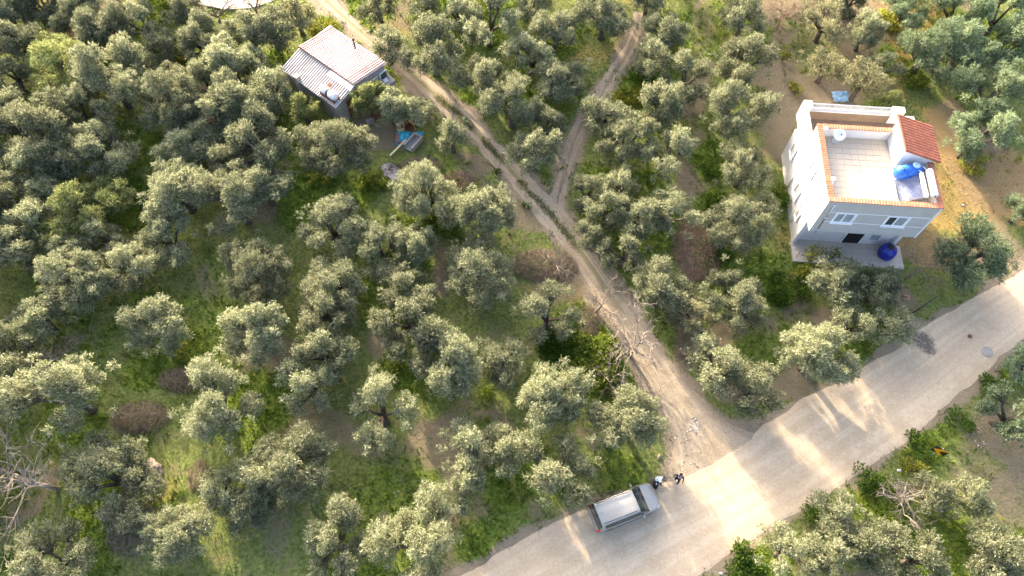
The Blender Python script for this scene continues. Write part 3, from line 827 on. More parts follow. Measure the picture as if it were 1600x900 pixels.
for x, y, r in ((-45,40,50),(-50,150,55),(-55,250,55),(-60,360,55),(-70,480,60),(-75,600,60),(-80,700,62),(-75,800,60),(20,-55,48),(110,-60,48),(200,-50,46),(640,-60,46),(740,-62,46),(840,-60,46),(940,-64,44),(1060,-62,44),(1160,-60,44),(1270,-58,40),(1440,-60,44)):  # added olives out of view; their shadows darken the top and left edges
    side = 'left' if x < 0 else 'top'; CNT[side] += 1
    tree(x, y, r, 'o', 'unseen olive added for its shade beyond the %s border, %s from the %s' % (side, ORD[CNT[side]-1], 'top' if side == 'left' else 'left'), grp='unseen olive trees added for shade')

# ------------------------------------------------------------------ dead and bare trees
def bare(mb, rg, p, d, ln, r, depth, droop=0.0, spread=0.75, kids=(2, 4)):
    n = 4; pts = [p]; q = np.array(p, float); dd = np.array(d, float)
    for i in range(n):
        dd = dd + rg.normal(0, 0.16, 3); dd[2] -= droop; dd /= np.linalg.norm(dd); q = q + dd*ln/n
        if q[2] < 0.06: q[2] = 0.06
        pts.append(q.copy())
    mb.tube([tuple(x) for x in pts], [r*(1-0.62*i/n) for i in range(n+1)], 5 if r > 0.03 else 3, cap=False)
    if depth == 0: return
    for k in range(int(rg.integers(kids[0], kids[1]+1))):
        i = int(rg.integers(1, n+1)); nd = dd + rg.normal(0, spread, 3); nd /= np.linalg.norm(nd)
        bare(mb, rg, pts[i], nd, ln*rg.uniform(0.5, 0.85), r*0.58*(1-0.3*i/n)+0.007, depth-1, droop, spread, kids)

def bare_tree(px, py, seed, label, mt='deadwood', height=2.6, limbs=6, r=0.09, depth=3, tilt=(0, 0), droop=0.0, flat=0.5, grp='leafless trees', cat='tree', kids=(2, 4), ll=1.4, name='bare_tree'):
    rg = np.random.default_rng(seed); b = P(px, py, height*0.5)
    e = empty(name, (b.x-tilt[0]*height*0.5, b.y-tilt[1]*height*0.5, hz1(b.x, b.y)))
    mt_ = MB(); top = np.array([tilt[0]*height*0.5, tilt[1]*height*0.5, height*0.42])
    mt_.tube([(0, 0, -0.15), tuple(top*0.5+np.array([.04, .02, 0])), tuple(top)], [r*1.35, r*1.1, r*0.9], 7)
    mt_.build('trunk', M[mt], e, smooth=True)
    mbb = MB()
    for k in range(limbs):
        a = 6.283*k/limbs + rg.uniform(-0.4, 0.4); d = np.array([math.cos(a), math.sin(a), rg.uniform(0.15, 1.2)*flat*2]); d[:2] += np.array(tilt)*0.9; d /= np.linalg.norm(d)
        bare(mbb, rg, top, d, ll*rg.uniform(0.8, 1.25), r*0.62, depth, droop, kids=kids)
    o = mbb.build('crown', M[mt], e, smooth=True); o['kind'] = 'stuff'
    return tag(e, label, cat, grp)

bare_tree(988, 545, 1, 'largest dead tree spreading bare branches over the dirt track', height=2.6, limbs=9, ll=1.75, depth=4, kids=(2, 3), r=0.12)
bare_tree(940, 476, 2, 'dead tree leaning over the track, farther from the road', mt='greywood', height=1.8, limbs=4, ll=1.3, tilt=(0.5, 0.3))
bare_tree(960, 590, 3, 'dead grey tree low on the track verge, nearest the road', mt='greywood', height=1.3, limbs=6, ll=1.5, flat=0.2)
bare_tree(1412, 776, 4, 'white dead tree on the verge below the road', height=2.6, limbs=9, ll=1.15, r=0.085, flat=0.35, droop=0.06)
bare_tree(78, 558, 5, 'white bare branches fanning left above the very large olive', height=2.6, limbs=5, ll=1.1, r=0.06, tilt=(-0.7, 0.1), depth=2)
bare_tree(110, 540, 6, 'slim white bare shoot right of the fanned branches', height=3.0, limbs=3, ll=0.8, r=0.03, depth=2)
bare_tree(142, 536, 7, 'thin bare sapling left of the lone pale olive', mt='greywood', height=2.8, limbs=4, ll=0.8, r=0.03, depth=2)
bare_tree(44, 752, 8, 'big leafless tree leaning out of the left edge', height=4.0, limbs=9, ll=2.1, r=0.11, tilt=(-0.42, 0.05), depth=3, kids=(2, 4))
bare_tree(230, 196, 9, 'small pale dead sapling in a dark gap of the top left grove', height=1.9, limbs=6, ll=0.9, r=0.035, depth=2)
bare_tree(338, 22, 10, 'dark leafless tree in front of the concrete slab', mt='bark', height=4.4, limbs=6, ll=1.7, r=0.11, flat=0.9, depth=2)
bare_tree(398, 12, 11, 'dark leafless tree at the top edge, right of its twin', mt='bark', height=3.6, limbs=5, ll=1.5, r=0.10, flat=0.8, depth=2)
bare_tree(1222, 24, 12, 'pinkish leafless tree on the ploughed soil', mt='pinkwood', height=3.0, limbs=9, ll=1.35, r=0.05, flat=0.6, depth=3)
bare_tree(1432, 424, 13, 'pale thin leafless tree right of the porch', mt='greywood', height=2.6, limbs=5, ll=1.4, r=0.045, depth=2, tilt=(0.2, 0))
bare_tree(5, 822, 14, 'few white twigs at the left edge near the bottom corner', height=1.4, limbs=3, ll=0.9, r=0.03, depth=1)
bare_tree(870, 412, 15, 'dead twiggy tree in the brush left of the track', mt='greywood', height=2.0, limbs=8, ll=1.0, r=0.05, depth=3, flat=0.4)

# ------------------------------------------------------------------ brush heaps
def brush(px, py, rx, ry, h, n, label, mt='brush', seed=0, tw=0.013, name='brush_heap'):
    rg = np.random.default_rng(900+seed); b = P(px, py, h*0.4); mb = MB()
    for k in range(n):
        a, q = rg.uniform(0, 6.28), math.sqrt(rg.random()); c = np.array([math.cos(a)*q*rx, math.sin(a)*q*ry, h*(1-q*q)*rg.uniform(0.15, 1.0)+0.03])
        d = rg.normal(0, 1, 3); d[2] *= 0.45; d /= np.linalg.norm(d); l = rg.uniform(0.25, 0.65)
        m = c + rg.normal(0, 0.05, 3); p0, p1 = c-d*l*0.5, c+d*l*0.5; p0[2] = max(p0[2], 0.0); p1[2] = max(p1[2], 0.0)
        mb.tube([tuple(p0), tuple(m), tuple(p1)], [tw, tw*0.8, tw*0.4], 3, cap=False)
    o = mb.build(name, M[mt], None, loc=(b.x, b.y, hz1(b.x, b.y)))
    return tag(o, label, 'brush heap', 'heaps of cut brush')
brush(284, 592, 1.7, 0.9, 0.6, 750, 'dark brown brush heap touching the very large pale olive', seed=1)
brush(216, 650, 2.0, 1.1, 0.9, 1000, 'rounded brown brush heap right of the very large olive', seed=2, mt='brush')
brush(206, 826, 1.7, 1.6, 1.0, 850, 'pale twig heap between two olives near the bottom left', seed=3, mt='greywood')
brush(850, 412, 2.5, 1.4, 1.0, 1500, 'grey brown dry brush left of the track near the centre', seed=4, mt='brush')
brush(1090, 386, 1.9, 2.6, 1.1, 1700, 'tall brown dry thicket growing in the bare soil lane', seed=5, mt='pinkwood', tw=0.010)
brush(920, 505, 0.8, 1.5, 0.5, 420, 'dark fallen brush left of the big dead tree', seed=6)
brush(310, 742, 0.7, 1.0, 0.4, 220, 'small brown brush heap right of the pale boulder', seed=7)
brush(660, 258, 1.8, 1.0, 0.5, 500, 'grey dry brush below the concrete trough', seed=8, mt='brush')
brush(716, 282, 1.5, 1.0, 0.4, 380, 'reddish dry twigs on the left verge of the track', seed=9, mt='pinkwood')
brush(1080, 540, 1.2, 1.4, 0.5, 420, 'brown dead undergrowth below the brown-tinged olive', seed=10)
brush(955, 600, 1.0, 0.8, 0.4, 300, 'dark twig litter under the lowest dead tree', seed=11)

# ------------------------------------------------------------------ green shrubs
GREEN = ((0.030, 0.075, 0.012), (0.085, 0.160, 0.025), (0.190, 0.260, 0.045))
YEL = ((0.110, 0.130, 0.020), (0.270, 0.290, 0.045), (0.460, 0.430, 0.080))
LIME = ((0.060, 0.100, 0.018), (0.170, 0.220, 0.035), (0.330, 0.360, 0.070))
def shrub(px, py, rm, h, cols, label, seed, leaf=(0.12, 0.075), dens=1500, name='leafy_shrub', n=9):
    rg = np.random.default_rng(1500+seed); b = P(px, py, h*0.5); cen = []; rad = []
    for k in range(n):
        a, q = rg.uniform(0, 6.28), math.sqrt(rg.random())*rm*0.8
        r = rm*rg.uniform(0.22, 0.42); cen.append(np.array([math.cos(a)*q, math.sin(a)*q, max(0.1, h*(1-0.45*(q/rm)**2)*rg.uniform(0.45, 0.85))])); rad.append(r)
    e = empty(name, (b.x, b.y, hz1(b.x, b.y)), rg.uniform(0, 6.28))
    me = leaves_mesh('foliage', rg, cen, rad, dens, leaf, cols, M['shrub'], stem=(0.08, 0.22), inner=0.3)
    o = link(bpy.data.objects.new('foliage', me), e); o['kind'] = 'stuff'
    mb = MB()
    for c in cen: mb.tube([(0, 0, -0.05), (c[0]*0.5, c[1]*0.5, c[2]*0.6), tuple(c)], [0.03, 0.018, 0.008], 4, cap=False)
    mb.build('stem', M['bark'], e)
    return tag(e, label, 'shrub', 'green shrubs')
shrub(1232, 452, 1.5, 0.9, GREEN, 'bright green creeper patch left of the porch', 1, n=14)
shrub(1218, 312, 0.9, 1.4, GREEN, 'green climber at the foot of the left house wall', 2)
shrub(1222, 300, 0.7, 1.0, LIME, 'pale climber behind the green one at the house wall', 3)
shrub(1226, 84, 0.62, 1.5, YEL, 'small yellow-green shrub on the ploughed soil', 4)
shrub(1240, 140, 0.7, 0.6, YEL, 'low yellow-green tuft behind the rear corner of the house', 5)
shrub(1392, 32, 1.5, 0.8, YEL, 'yellow shrub on the sunny slope near the top edge', 6, n=12)
shrub(1425, 120, 1.4, 0.7, LIME, 'yellowish shrub below the broad bluish olive', 7, n=12)
shrub(1518, 258, 1.2, 0.6, YEL, 'yellow shrub on the slope right of the tower', 8)
shrub(212, 302, 1.5, 1.2, GREEN, 'dark green bush between the greener tree and the pale olive', 9, n=12)
shrub(22, 878, 1.1, 1.1, GREEN, 'bright green bush in the bottom left corner', 10)
shrub(282, 552, 0.7, 0.8, YEL, 'yellow-green plant right of the lone pale olive', 11)
shrub(616, 578, 0.85, 0.6, LIME, 'bright green tuft on bare ground left of the dense olive', 12)
shrub(764, 610, 0.8, 1.2, LIME, 'lime green sapling below the olive beside the dense one', 13)
shrub(660, 352, 1.4, 0.7, LIME, 'pale green creeper below the olive under the ash heap', 14, n=12)
shrub(708, 352, 1.3, 0.7, LIME, 'pale green creeper left of the verge olive', 15, n=12)
shrub(930, 566, 2.1, 0.8, LIME, 'yellow-green thicket left of the big dead tree', 16, n=18)
shrub(880, 536, 1.9, 0.6, GREEN, 'green thicket between two olives left of the track', 17, n=16)
shrub(1436, 694, 1.0, 0.7, GREEN, 'green bush on the road verge left of the chevron sign', 18)
shrub(1362, 752, 1.2, 0.8, GREEN, 'green bush on the verge above the dead tree', 19)
shrub(1424, 726, 0.8, 0.7, YEL, 'yellow-green bush on the verge below the chevron sign', 20)
shrub(1270, 800, 0.9, 0.7, GREEN, 'dark green bush on the verge left of the pale olive', 21)
shrub(1160, 880, 1.3, 0.6, GREEN, 'green weeds at the bottom end of the lower verge', 22, n=12)
shrub(1270, 402, 1.1, 1.7, YEL, 'feathery yellow-green shrub at the left end of the porch', 23, dens=600)
shrub(1302, 398, 0.7, 1.5, YEL, 'thin yellow-green shrub on the porch edge', 24, dens=500)
shrub(1258, 430, 1.0, 0.9, YEL, 'yellow-green plant below the left end of the porch', 25, dens=900)
shrub(1118, 318, 0.9, 0.8, GREEN, 'green bush on the right side of the soil lane, level with the porch', 26)
shrub(1112, 268, 0.8, 0.7, GREEN, 'green bush on the right side of the soil lane, level with the drum', 27)
shrub(1125, 392, 1.1, 0.7, GREEN, 'green bush beside the brown thicket', 28)
shrub(236, 412, 0.7, 0.9, YEL, 'yellowed dry plant under the pointed olive', 29, leaf=(0.18, 0.03))
shrub(502, 276, 0.9, 0.5, YEL, 'sunlit yellow-green weeds below the big olive by the shed', 30)
shrub(265, 8, 1.6, 0.9, LIME, 'sunlit green thicket at the top edge left of the bare trees', 31, n=12)
shrub(275, 90, 1.3, 0.6, YEL, 'sunny yellow-green glade plants right of the tall olive', 32, n=12)
shrub(505, 45, 1.3, 0.7, YEL, 'yellow-green shrub between the track and the shed roof', 33, n=12)
shrub(585, 285, 1.3, 0.5, LIME, 'pale green weeds left of the white ash heap', 34, n=12)
shrub(1005, 118, 1.2, 0.7, GREEN, 'green bush right of the upper side track', 35, n=12)
shrub(980, 152, 1.3, 0.5, YEL, 'yellow flowering weeds beside the side track', 36, n=12)
shrub(778, 268, 0.32, 0.35, GREEN, 'small dark tuft on the left rut of the track', 37, n=5)
shrub(822, 322, 0.4, 0.5, GREEN, 'small dark tuft in the middle of the track', 38, n=5)
shrub(1545, 606, 1.0, 0.7, GREEN, 'bluish green bush at the road edge near the right border', 39)
shrub(1500, 655, 0.9, 0.5, GREEN, 'green bush at the top corner of the ploughed field', 40)

# ------------------------------------------------------------------ the white house
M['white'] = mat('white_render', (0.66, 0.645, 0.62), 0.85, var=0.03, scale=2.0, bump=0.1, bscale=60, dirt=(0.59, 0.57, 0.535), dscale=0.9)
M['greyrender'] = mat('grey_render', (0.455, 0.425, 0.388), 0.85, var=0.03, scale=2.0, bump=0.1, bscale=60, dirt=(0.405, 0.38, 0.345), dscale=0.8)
M['trim'] = mat('white_trim', (0.78, 0.78, 0.77), 0.6, var=0.03)
M['glass'] = mat('window_glass', (0.30, 0.32, 0.33), 0.08, var=0.25, scale=1.5, spec=0.6)
M['darkglass'] = mat('dark_glass', (0.045, 0.05, 0.055), 0.10, var=0.2, spec=0.6)
M['black'] = mat('black_opening', (0.012, 0.012, 0.012), 0.6)
M['brick'] = mat('coping_brick', (0.42, 0.150, 0.082), 0.85, var=0.28, scale=5, bump=0.3)
M['tile'] = mat('terrace_tile', (0.43, 0.385, 0.31), 0.75, var=0.08, scale=2.5, dirt=(0.39, 0.345, 0.275), dscale=1.2)
M['grout'] = mat('tile_grout', (0.395, 0.353, 0.283), 0.9)
M['roof_tile'] = mat('red_roof_tile', (0.235, 0.078, 0.046), 0.8, var=0.25, scale=3, bump=0.3, dirt=(0.18, 0.062, 0.040), dscale=2.0)
M['porch'] = mat('porch_tile', (0.43, 0.385, 0.325), 0.7, var=0.08, scale=1.5, dirt=(0.36, 0.32, 0.27), dscale=1.2)
M['balcony'] = mat('balcony_floor', (0.165, 0.125, 0.092), 0.85, var=0.1, scale=1.5, dirt=(0.14, 0.105, 0.078), dscale=1.0)
M['steel'] = mat('galvanised_steel', (0.55, 0.56, 0.57), 0.35, metal=0.8, var=0.1)
M['blue'] = mat('blue_plastic', (0.016, 0.115, 0.46), 0.38, var=0.12, spec=0.5)
M['darkblue'] = mat('dark_blue_plastic', (0.012, 0.024, 0.27), 0.38, var=0.12, spec=0.5)
M['palecap'] = mat('pale_lid', (0.42, 0.60, 0.68), 0.5)
M['blackplastic'] = mat('black_plastic', (0.02, 0.02, 0.022), 0.5)
M['whitemetal'] = mat('white_enamel', (0.78, 0.77, 0.76), 0.35, var=0.04, spec=0.5)
M['tubes'] = mat('collector_glass', (0.16, 0.19, 0.30), 0.12, var=0.3, scale=3, spec=0.7)
M['shutter'] = mat('pale_shutter', (0.50, 0.49, 0.46), 0.6, var=0.1)
M['cream'] = mat('cream_board', (0.62, 0.52, 0.30), 0.8)

hs = empty('white_house', (HOUSE_O[0], HOUSE_O[1], 0), R_(-4.5))
tag(hs, 'white two-storey house with tiled roof terrace and red stair roof', 'house')
gf = box('ground_floor_wall', 0.012, 7.388, 1.2, 9.2, -0.3, 3.24, M['white'], hs)
MB().box(0, 0.25, 0.85, 1.198, -0.3, 3.238).build('side_wall', M['white'], hs)
us = MB()
us.box(0, 7.4, 0.02, 6.5, 3.25, 6.03); us.build('upper_storey_wall', M['white'], hs)
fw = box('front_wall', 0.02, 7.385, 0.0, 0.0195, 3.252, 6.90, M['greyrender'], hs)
# relief on the front: string lines, corner strips, downpipe
for z in (4.52, 5.66):
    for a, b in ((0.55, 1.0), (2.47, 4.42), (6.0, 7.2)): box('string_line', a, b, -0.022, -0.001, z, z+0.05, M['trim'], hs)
box('corner_strip', 7.30, 7.41, -0.03, 0.0, 3.25, 6.90, M['trim'], hs)
box('corner_strip', -0.012, 0.05, -0.03, 0.0, 3.25, 6.90, M['white'], hs)
MB().tube([(0.50, -0.06, 6.6), (0.50, -0.06, 3.2)], 0.045, 8).build('downpipe', M['steel'], hs, smooth=True)
for z in (6.5, 5.0, 3.5): box('pipe_clip', 0.42, 0.58, -0.115, -0.001, z, z+0.05, M['trim'], hs)
def window(u0, u1, z0, z1, v, dark_left=False):
    """front window: surround, sill, roller box, two sashes"""
    w = MB(); t = 0.13
    w.box(u0-t, u0, v-0.07, v-0.001, z0-0.04, z1+0.1); w.box(u1, u1+t, v-0.07, v-0.001, z0-0.04, z1+0.1); w.box(u0, u1, v-0.065, v-0.001, z1, z1+0.095)
    o = w.build('window', M['trim'], hs)
    box('sill', u0-t-0.04, u1+t+0.04, v-0.15, v-0.002, z0-0.13, z0-0.042, M['trim'], o)
    m = (u0+u1)/2 - 0.05
    s = MB(); s.box(u0, u0+0.05, v-0.04, v-0.001, z0-0.04, z1); s.box(u1-0.05, u1, v-0.04, v-0.001, z0-0.04, z1); s.box(m-0.05, m+0.05, v-0.045, v-0.001, z0-0.04, z1); s.box(u0+0.05, m-0.05, v-0.04, v-0.001, z0-0.04, z0+0.03); s.box(m+0.05, u1-0.05, v-0.04, v-0.001, z0-0.04, z0+0.03)
    s.build('frame', M['trim'], o)
    box('pane', u0+0.05, m-0.05, v-0.018, v-0.001, z0+0.03, z1, M['darkglass'] if dark_left else M['glass'], o)
    box('pane', m+0.05, u1-0.05, v-0.018, v-0.001, z0+0.03, z1, M['glass'], o)
    return o
window(1.10, 2.30, 4.60, 5.60, 0.0)
window(4.55, 5.85, 4.60, 5.60, 0.0, True)
# left wall openings: deep reveals with frames
def side_window(v0, v1, z0, z1):
    w = MB(); t = 0.08
    w.box(-0.10, -0.001, v0-t, v0, z0, z1+t); w.box(-0.10, -0.001, v1, v1+t, z0, z1+t); w.box(-0.10, -0.001, v0, v1, z1, z1+t)
    o = w.build('window', M['white'], hs)
    box('sill', -0.16, -0.001, v0-0.12, v1+0.12, z0-0.08, z0-0.001, M['trim'], o)
    box('pane', -0.02, -0.001, v0, v1, z0, z1, M['shutter'], o)
side_window(3.35, 4.25, 4.75, 5.90); side_window(3.60, 4.45, 1.75, 2.85); side_window(7.25, 8.05, 2.0, 3.1); side_window(2.0, 2.45, 1.5, 2.3)
for v in (2.6, 5.6): MB().tube([(-0.05, v, 6.7), (-0.05, v, 0.2)], 0.035, 6).build('downpipe', M['white'], hs, smooth=True)
# parapet round the terrace, coping of bricks on edge
ZP0, ZP1 = 6.03, 6.905
box('parapet', 0.0, 7.4, 0.02, 0.30, ZP0, ZP1, M['white'], hs)
box('parapet', 0.0, 0.30, 0.301, 6.5, ZP0, ZP1, M['white'], hs)
box('parapet', 0.301, 5.15, 6.22, 6.5, ZP0, ZP1, M['white'], hs)
box('parapet', 7.10, 7.4, 0.301, 3.72, ZP0, ZP1, M['white'], hs)
cp = MB(); rg = np.random.default_rng(5)
def row_u(u0, u1, v0, v1):
    n = int((u1-u0)/0.19); w = (u1-u0)/n
    for i in range(n):
        j = rg.uniform(-0.012, 0.012); cp.box(u0+i*w+0.03, u0+(i+1)*w-0.03, v0+j, v1+j, ZP1, 6.985+rg.uniform(0, 0.02))
def row_v(v0, v1, u0, u1):
    n = int((v1-v0)/0.19); w = (v1-v0)/n
    for i in range(n):
        j = rg.uniform(-0.012, 0.012); cp.box(u0+j, u1+j, v0+i*w+0.03, v0+(i+1)*w-0.03, ZP1, 6.985+rg.uniform(0, 0.02))
row_u(-0.04, 7.44, -0.05, 0.33); row_v(0.36, 6.54, -0.05, 0.33); row_u(0.36, 5.1, 6.19, 6.54); row_v(0.36, 3.7, 7.07, 7.45)
o = cp.build('coping_bricks', M['brick'], hs); o['kind'] = 'stuff'
MB().box(-0.03, 7.43, -0.035, 0.315, ZP1-0.02, ZP1+0.06).box(-0.035, 0.315, 0.32, 6.52, ZP1-0.02, ZP1+0.05).box(0.32, 5.14, 6.205, 6.525, ZP1-0.02, ZP1+0.05).box(7.085, 7.435, 0.32, 3.71, ZP1-0.02, ZP1+0.05).build('mortar_bed', M['tile'], hs)
for u, v in ((0.45, 6.05), (0.42, 1.75)): box('post', u-0.1, u+0.14, v-0.13, v+0.13, 6.10, 7.12, M['white'], hs, bevel=0.02)
# terrace floor, one object for each tile
tf = box('terrace_floor', 0.302, 7.098, 0.302, 6.218, 6.03, 6.055, M['grout'], hs)
tme = None; nu, nv = 13, 12; du, dv = 6.796/nu, 5.916/nv
for j in range(nv):
    for i in range(nu):
        u0 = 0.302 + i*du; v0 = 0.302 + j*dv
        if u0+du > 5.2 and v0+dv > 3.72: continue
        if tme is None:
            t_ = MB().box(-du/2+0.012, du/2-0.012, -dv/2+0.012, dv/2-0.012, 0, 0.018).build('tile', M['tile'], None); tme = t_.data; bpy.data.objects.remove(t_)
        o = link(bpy.data.objects.new('tile', tme), tf); o.location = (u0+du/2, v0+dv/2, 6.056)
        o.rotation_euler = (rng.normal(0, 0.002), rng.normal(0, 0.002), 0)
# stair tower with a mono-pitch red tile roof
MB().hexa([(5.16, 3.74, 6.03), (7.4, 3.74, 6.03), (7.4, 6.5, 6.03), (5.16, 6.5, 6.03)], [(5.16, 3.74, 8.02), (7.4, 3.74, 7.22), (7.4, 6.5, 7.22), (5.16, 6.5, 8.02)]).build('stair_tower_wall', M['white'], hs)
sr = MB().hexa([(5.04, 3.58, 8.07), (7.70, 3.58, 7.12), (7.70, 6.70, 7.12), (5.04, 6.70, 8.07)], [(5.04, 3.58, 8.13), (7.70, 3.58, 7.18), (7.70, 6.70, 7.18), (5.04, 6.70, 8.13)]).build('stair_roof', M['brick'], hs)
sl = (7.15-8.10)/(7.70-5.04)
for k in range(6):                      # overlapping courses of roll tiles
    ua, ub = 5.0 + k*0.462, 5.0 + (k+1)*0.462 + 0.06; vs = []; fs = []; n = 78
    for i in range(n+1):
        v = 3.54 + 3.2*i/n; wv = 0.030*abs(math.sin(math.pi*i/6.0))
        for u, dz in ((ua, 0.045), (ub, 0.075)):
            vs.append((u, v, 8.13 + sl*(u-5.04) + dz + wv)); vs.append((u, v, 8.13 + sl*(u-5.04) + dz + wv - 0.02))
    for i in range(n):
        a = i*4; b = a+4
        fs += [(a, a+2, b+2, b), (a+1, b+1, b+3, a+3), (a+2, a+3, b+3, b+2), (a, b, b+1, a+1)]
    fs += [(0, 1, 3, 2), (n*4, n*4+2, n*4+3, n*4+1)]
    MB().add(vs, fs).build('tile_course', M['roof_tile'], sr)
box('ridge_cap', 4.96, 5.06, 3.52, 6.76, 8.10, 8.24, M['roof_tile'], sr, bevel=0.03)
box('gutter', 7.71, 7.80, 3.58, 6.70, 7.06, 7.14, M['steel'], sr)
box('door', 5.152, 5.159, 4.6, 5.5, 6.07, 7.9, M['trim'], hs)
# rear balcony on the first floor
bl = box('balcony_slab', 0.0, 8.25, 6.502, 10.1, 3.75, 4.0, M['white'], hs)
box('balcony_floor', 0.26, 8.10, 6.504, 9.82, 4.001, 4.02, M['balcony'], bl)
box('left_parapet', 0.0, 0.45, 6.504, 9.6, 4.003, 5.02, M['white'], bl)
box('rear_parapet', 0.62, 6.55, 9.62, 10.08, 4.003, 4.85, M['white'], bl)
box('parapet_lining', 0.63, 6.54, 9.60, 9.619, 4.021, 4.80, M['balcony'], bl)
box('pillar', 0.0, 0.60, 9.602, 10.12, 4.003, 5.42, M['white'], bl)
box('pillar', 6.56, 7.42, 9.602, 10.12, 4.003, 5.30, M['white'], bl)
box('right_parapet', 8.13, 8.25, 6.504, 9.6, 4.003, 4.85, M['white'], bl)
box('rear_kerb', 7.43, 8.25, 9.61, 9.72, 4.003, 4.80, M['white'], bl)
for i in range(5): box('rail_post', 0.95+i*1.3, 0.99+i*1.3, 9.93, 9.97, 4.86, 5.32, M['steel'], bl)
box('rail_glass', 0.62, 6.54, 9.975, 9.985, 4.87, 5.25, M['glass'], bl)
box('handrail', 0.61, 6.55, 9.92, 9.99, 5.26, 5.31, M['steel'], bl)
# porch in front of the set-back ground floor
pf = box('porch_slab', -0.10, 8.0, -0.75, 1.198, -0.2, 0.17, M['grout'], hs)
pme = None
for j in range(4):
    for i in range(14):
        a = 8.1/14; b = 1.94/4
        if pme is None:
            t_ = MB().box(-a/2+0.01, a/2-0.01, -b/2+0.01, b/2-0.01, 0, 0.015).build('tile', M['porch'], None); pme = t_.data; bpy.data.objects.remove(t_)
        o = link(bpy.data.objects.new('tile', pme), pf); o.location = (-0.10+a*(i+0.5), -0.745+b*(j+0.5), 0.171)
dr_ = box('door', 3.62, 4.86, 1.17, 1.199, 0.19, 2.25, M['black'], hs); MB().box(3.54, 3.619, 1.12, 1.199, 0.19, 2.32).box(4.861, 4.94, 1.12, 1.199, 0.19, 2.32).build('frame', M['trim'], dr_)
pw = box('window', 5.35, 6.15, 1.16, 1.199, 0.75, 1.9, M['trim'], hs); box('pane', 5.42, 6.08, 1.15, 1.159, 0.82, 1.84, M['glass'], pw)
MB().tube([(0.12, -0.45, 0.17), (0.12, -0.45, 1.2)], 0.03, 6).tube([(7.7, -0.6, 0.17), (7.7, -0.6, 0.35)], 0.05, 6).build('porch_post', M['steel'], hs)
MB().hexa([(7.1, 0.9, 0.19), (7.36, 0.9, 0.19), (7.36, 1.19, 0.19), (7.1, 1.19, 0.19)], [(7.1, 0.9, 3.24), (7.36, 0.9, 3.24), (7.36, 1.19, 3.24), (7.1, 1.19, 3.24)]).build('side_wall', M['white'], hs)

def hp(u, v, z):
    c, s = math.cos(R_(-4.5)), math.sin(R_(-4.5)); return (HOUSE_O[0] + u*c - v*s, HOUSE_O[1] + u*s + v*c, z)

# --- blue ribbed water tank lying on the terrace
tk = empty('water_tank', hp(5.72, 2.98, 6.075), R_(-4.5+14)); tag(tk, 'blue ribbed water tank lying on the house roof terrace', 'water tank')
prof = [(0.02, -0.92), (0.24, -0.90), (0.40, -0.80), (0.47, -0.68)]
for i in range(7): x = -0.62 + i*0.19; prof += [(0.475, x), (0.505, x+0.035), (0.505, x+0.10), (0.475, x+0.135)]
prof += [(0.47, 0.74), (0.40, 0.84), (0.22, 0.91), (0.02, 0.92)]
MB().lathe(prof, 28, 'x', (0, 0, 0.66)).build('body', M['blue'], tk, smooth=True)
MB().lathe([(0.25, 0), (0.25, 0.05), (0.22, 0.07), (0.02, 0.08)], 20, 'z', (0.42, 0.10, 1.145)).build('lid', M['palecap'], tk, smooth=True)
MB().lathe([(0.09, -0.02), (0.09, 0.03), (0.02, 0.04)], 12, 'z', (-0.55, -0.08, 1.13)).build('port', M['darkblue'], tk, smooth=True)
for x in (-0.55, 0.5): box('cradle', x-0.08, x+0.08, -0.40, 0.40, 0.0, 0.26, M['steel'], tk)
# --- solar water heater
so = empty('solar_heater', hp(5.75, 1.62, 6.075), R_(-4.5)); tag(so, 'solar water heater with white drums in the terrace corner', 'solar heater')
fr = MB()
for v in (-0.82, 0.98): fr.tube([(-0.85, v, 0.10), (0.80, v, 0.92)], 0.03, 6); fr.tube([(0.80, v, 0.0), (0.80, v, 1.0)], 0.03, 6); fr.tube([(-0.85, v, 0.0), (0.9, v, 0.03)], 0.025, 6)
fr.tube([(0.80, -0.82, 0.0), (0.80, 0.98, 0.9)], 0.02, 5); fr.build('frame', M['steel'], so)
for i in range(18):
    v = -0.74 + i*0.098; MB().tube([(-0.84, v, 0.17), (0.72, v, 0.95)], 0.040, 8).build('glass_tube', M['tubes'], so, smooth=True)
MB().hexa([(-0.9, -0.84, 0.06), (0.76, -0.84, 0.88), (0.76, 1.0, 0.88), (-0.9, 1.0, 0.06)], [(-0.9, -0.84, 0.09), (0.76, -0.84, 0.91), (0.76, 1.0, 0.91), (-0.9, 1.0, 0.09)]).build('reflector', M['whitemetal'], so)
d1 = MB().lathe([(0.03, -0.98), (0.2, -0.96), (0.225, -0.90), (0.225, 1.08), (0.2, 1.14), (0.03, 1.16)], 20, 'y', (1.06, 0, 1.22)).build('drum', M['whitemetal'], so, smooth=True)
MB().lathe([(0.05, -1.02), (0.05, -0.97)], 10, 'y', (1.06, 0, 1.22)).build('valve', M['blackplastic'], d1)
MB().lathe([(0.03, -0.92), (0.12, -0.90), (0.15, -0.86), (0.15, 1.0), (0.03, 1.05)], 16, 'y', (0.62, 0, 1.02)).build('header_pipe', M['whitemetal'], so, smooth=True)
MB().tube([(0.62, 1.05, 1.1), (0.35, 1.5, 0.95), (0.1, 1.52, 0.75)], 0.025, 6).tube([(0.9, 1.2, 1.2), (0.75, 1.6, 1.1), (0.7, 1.9, 0.2)], 0.025, 6).build('pipe', M['whitemetal'], so, smooth=True)
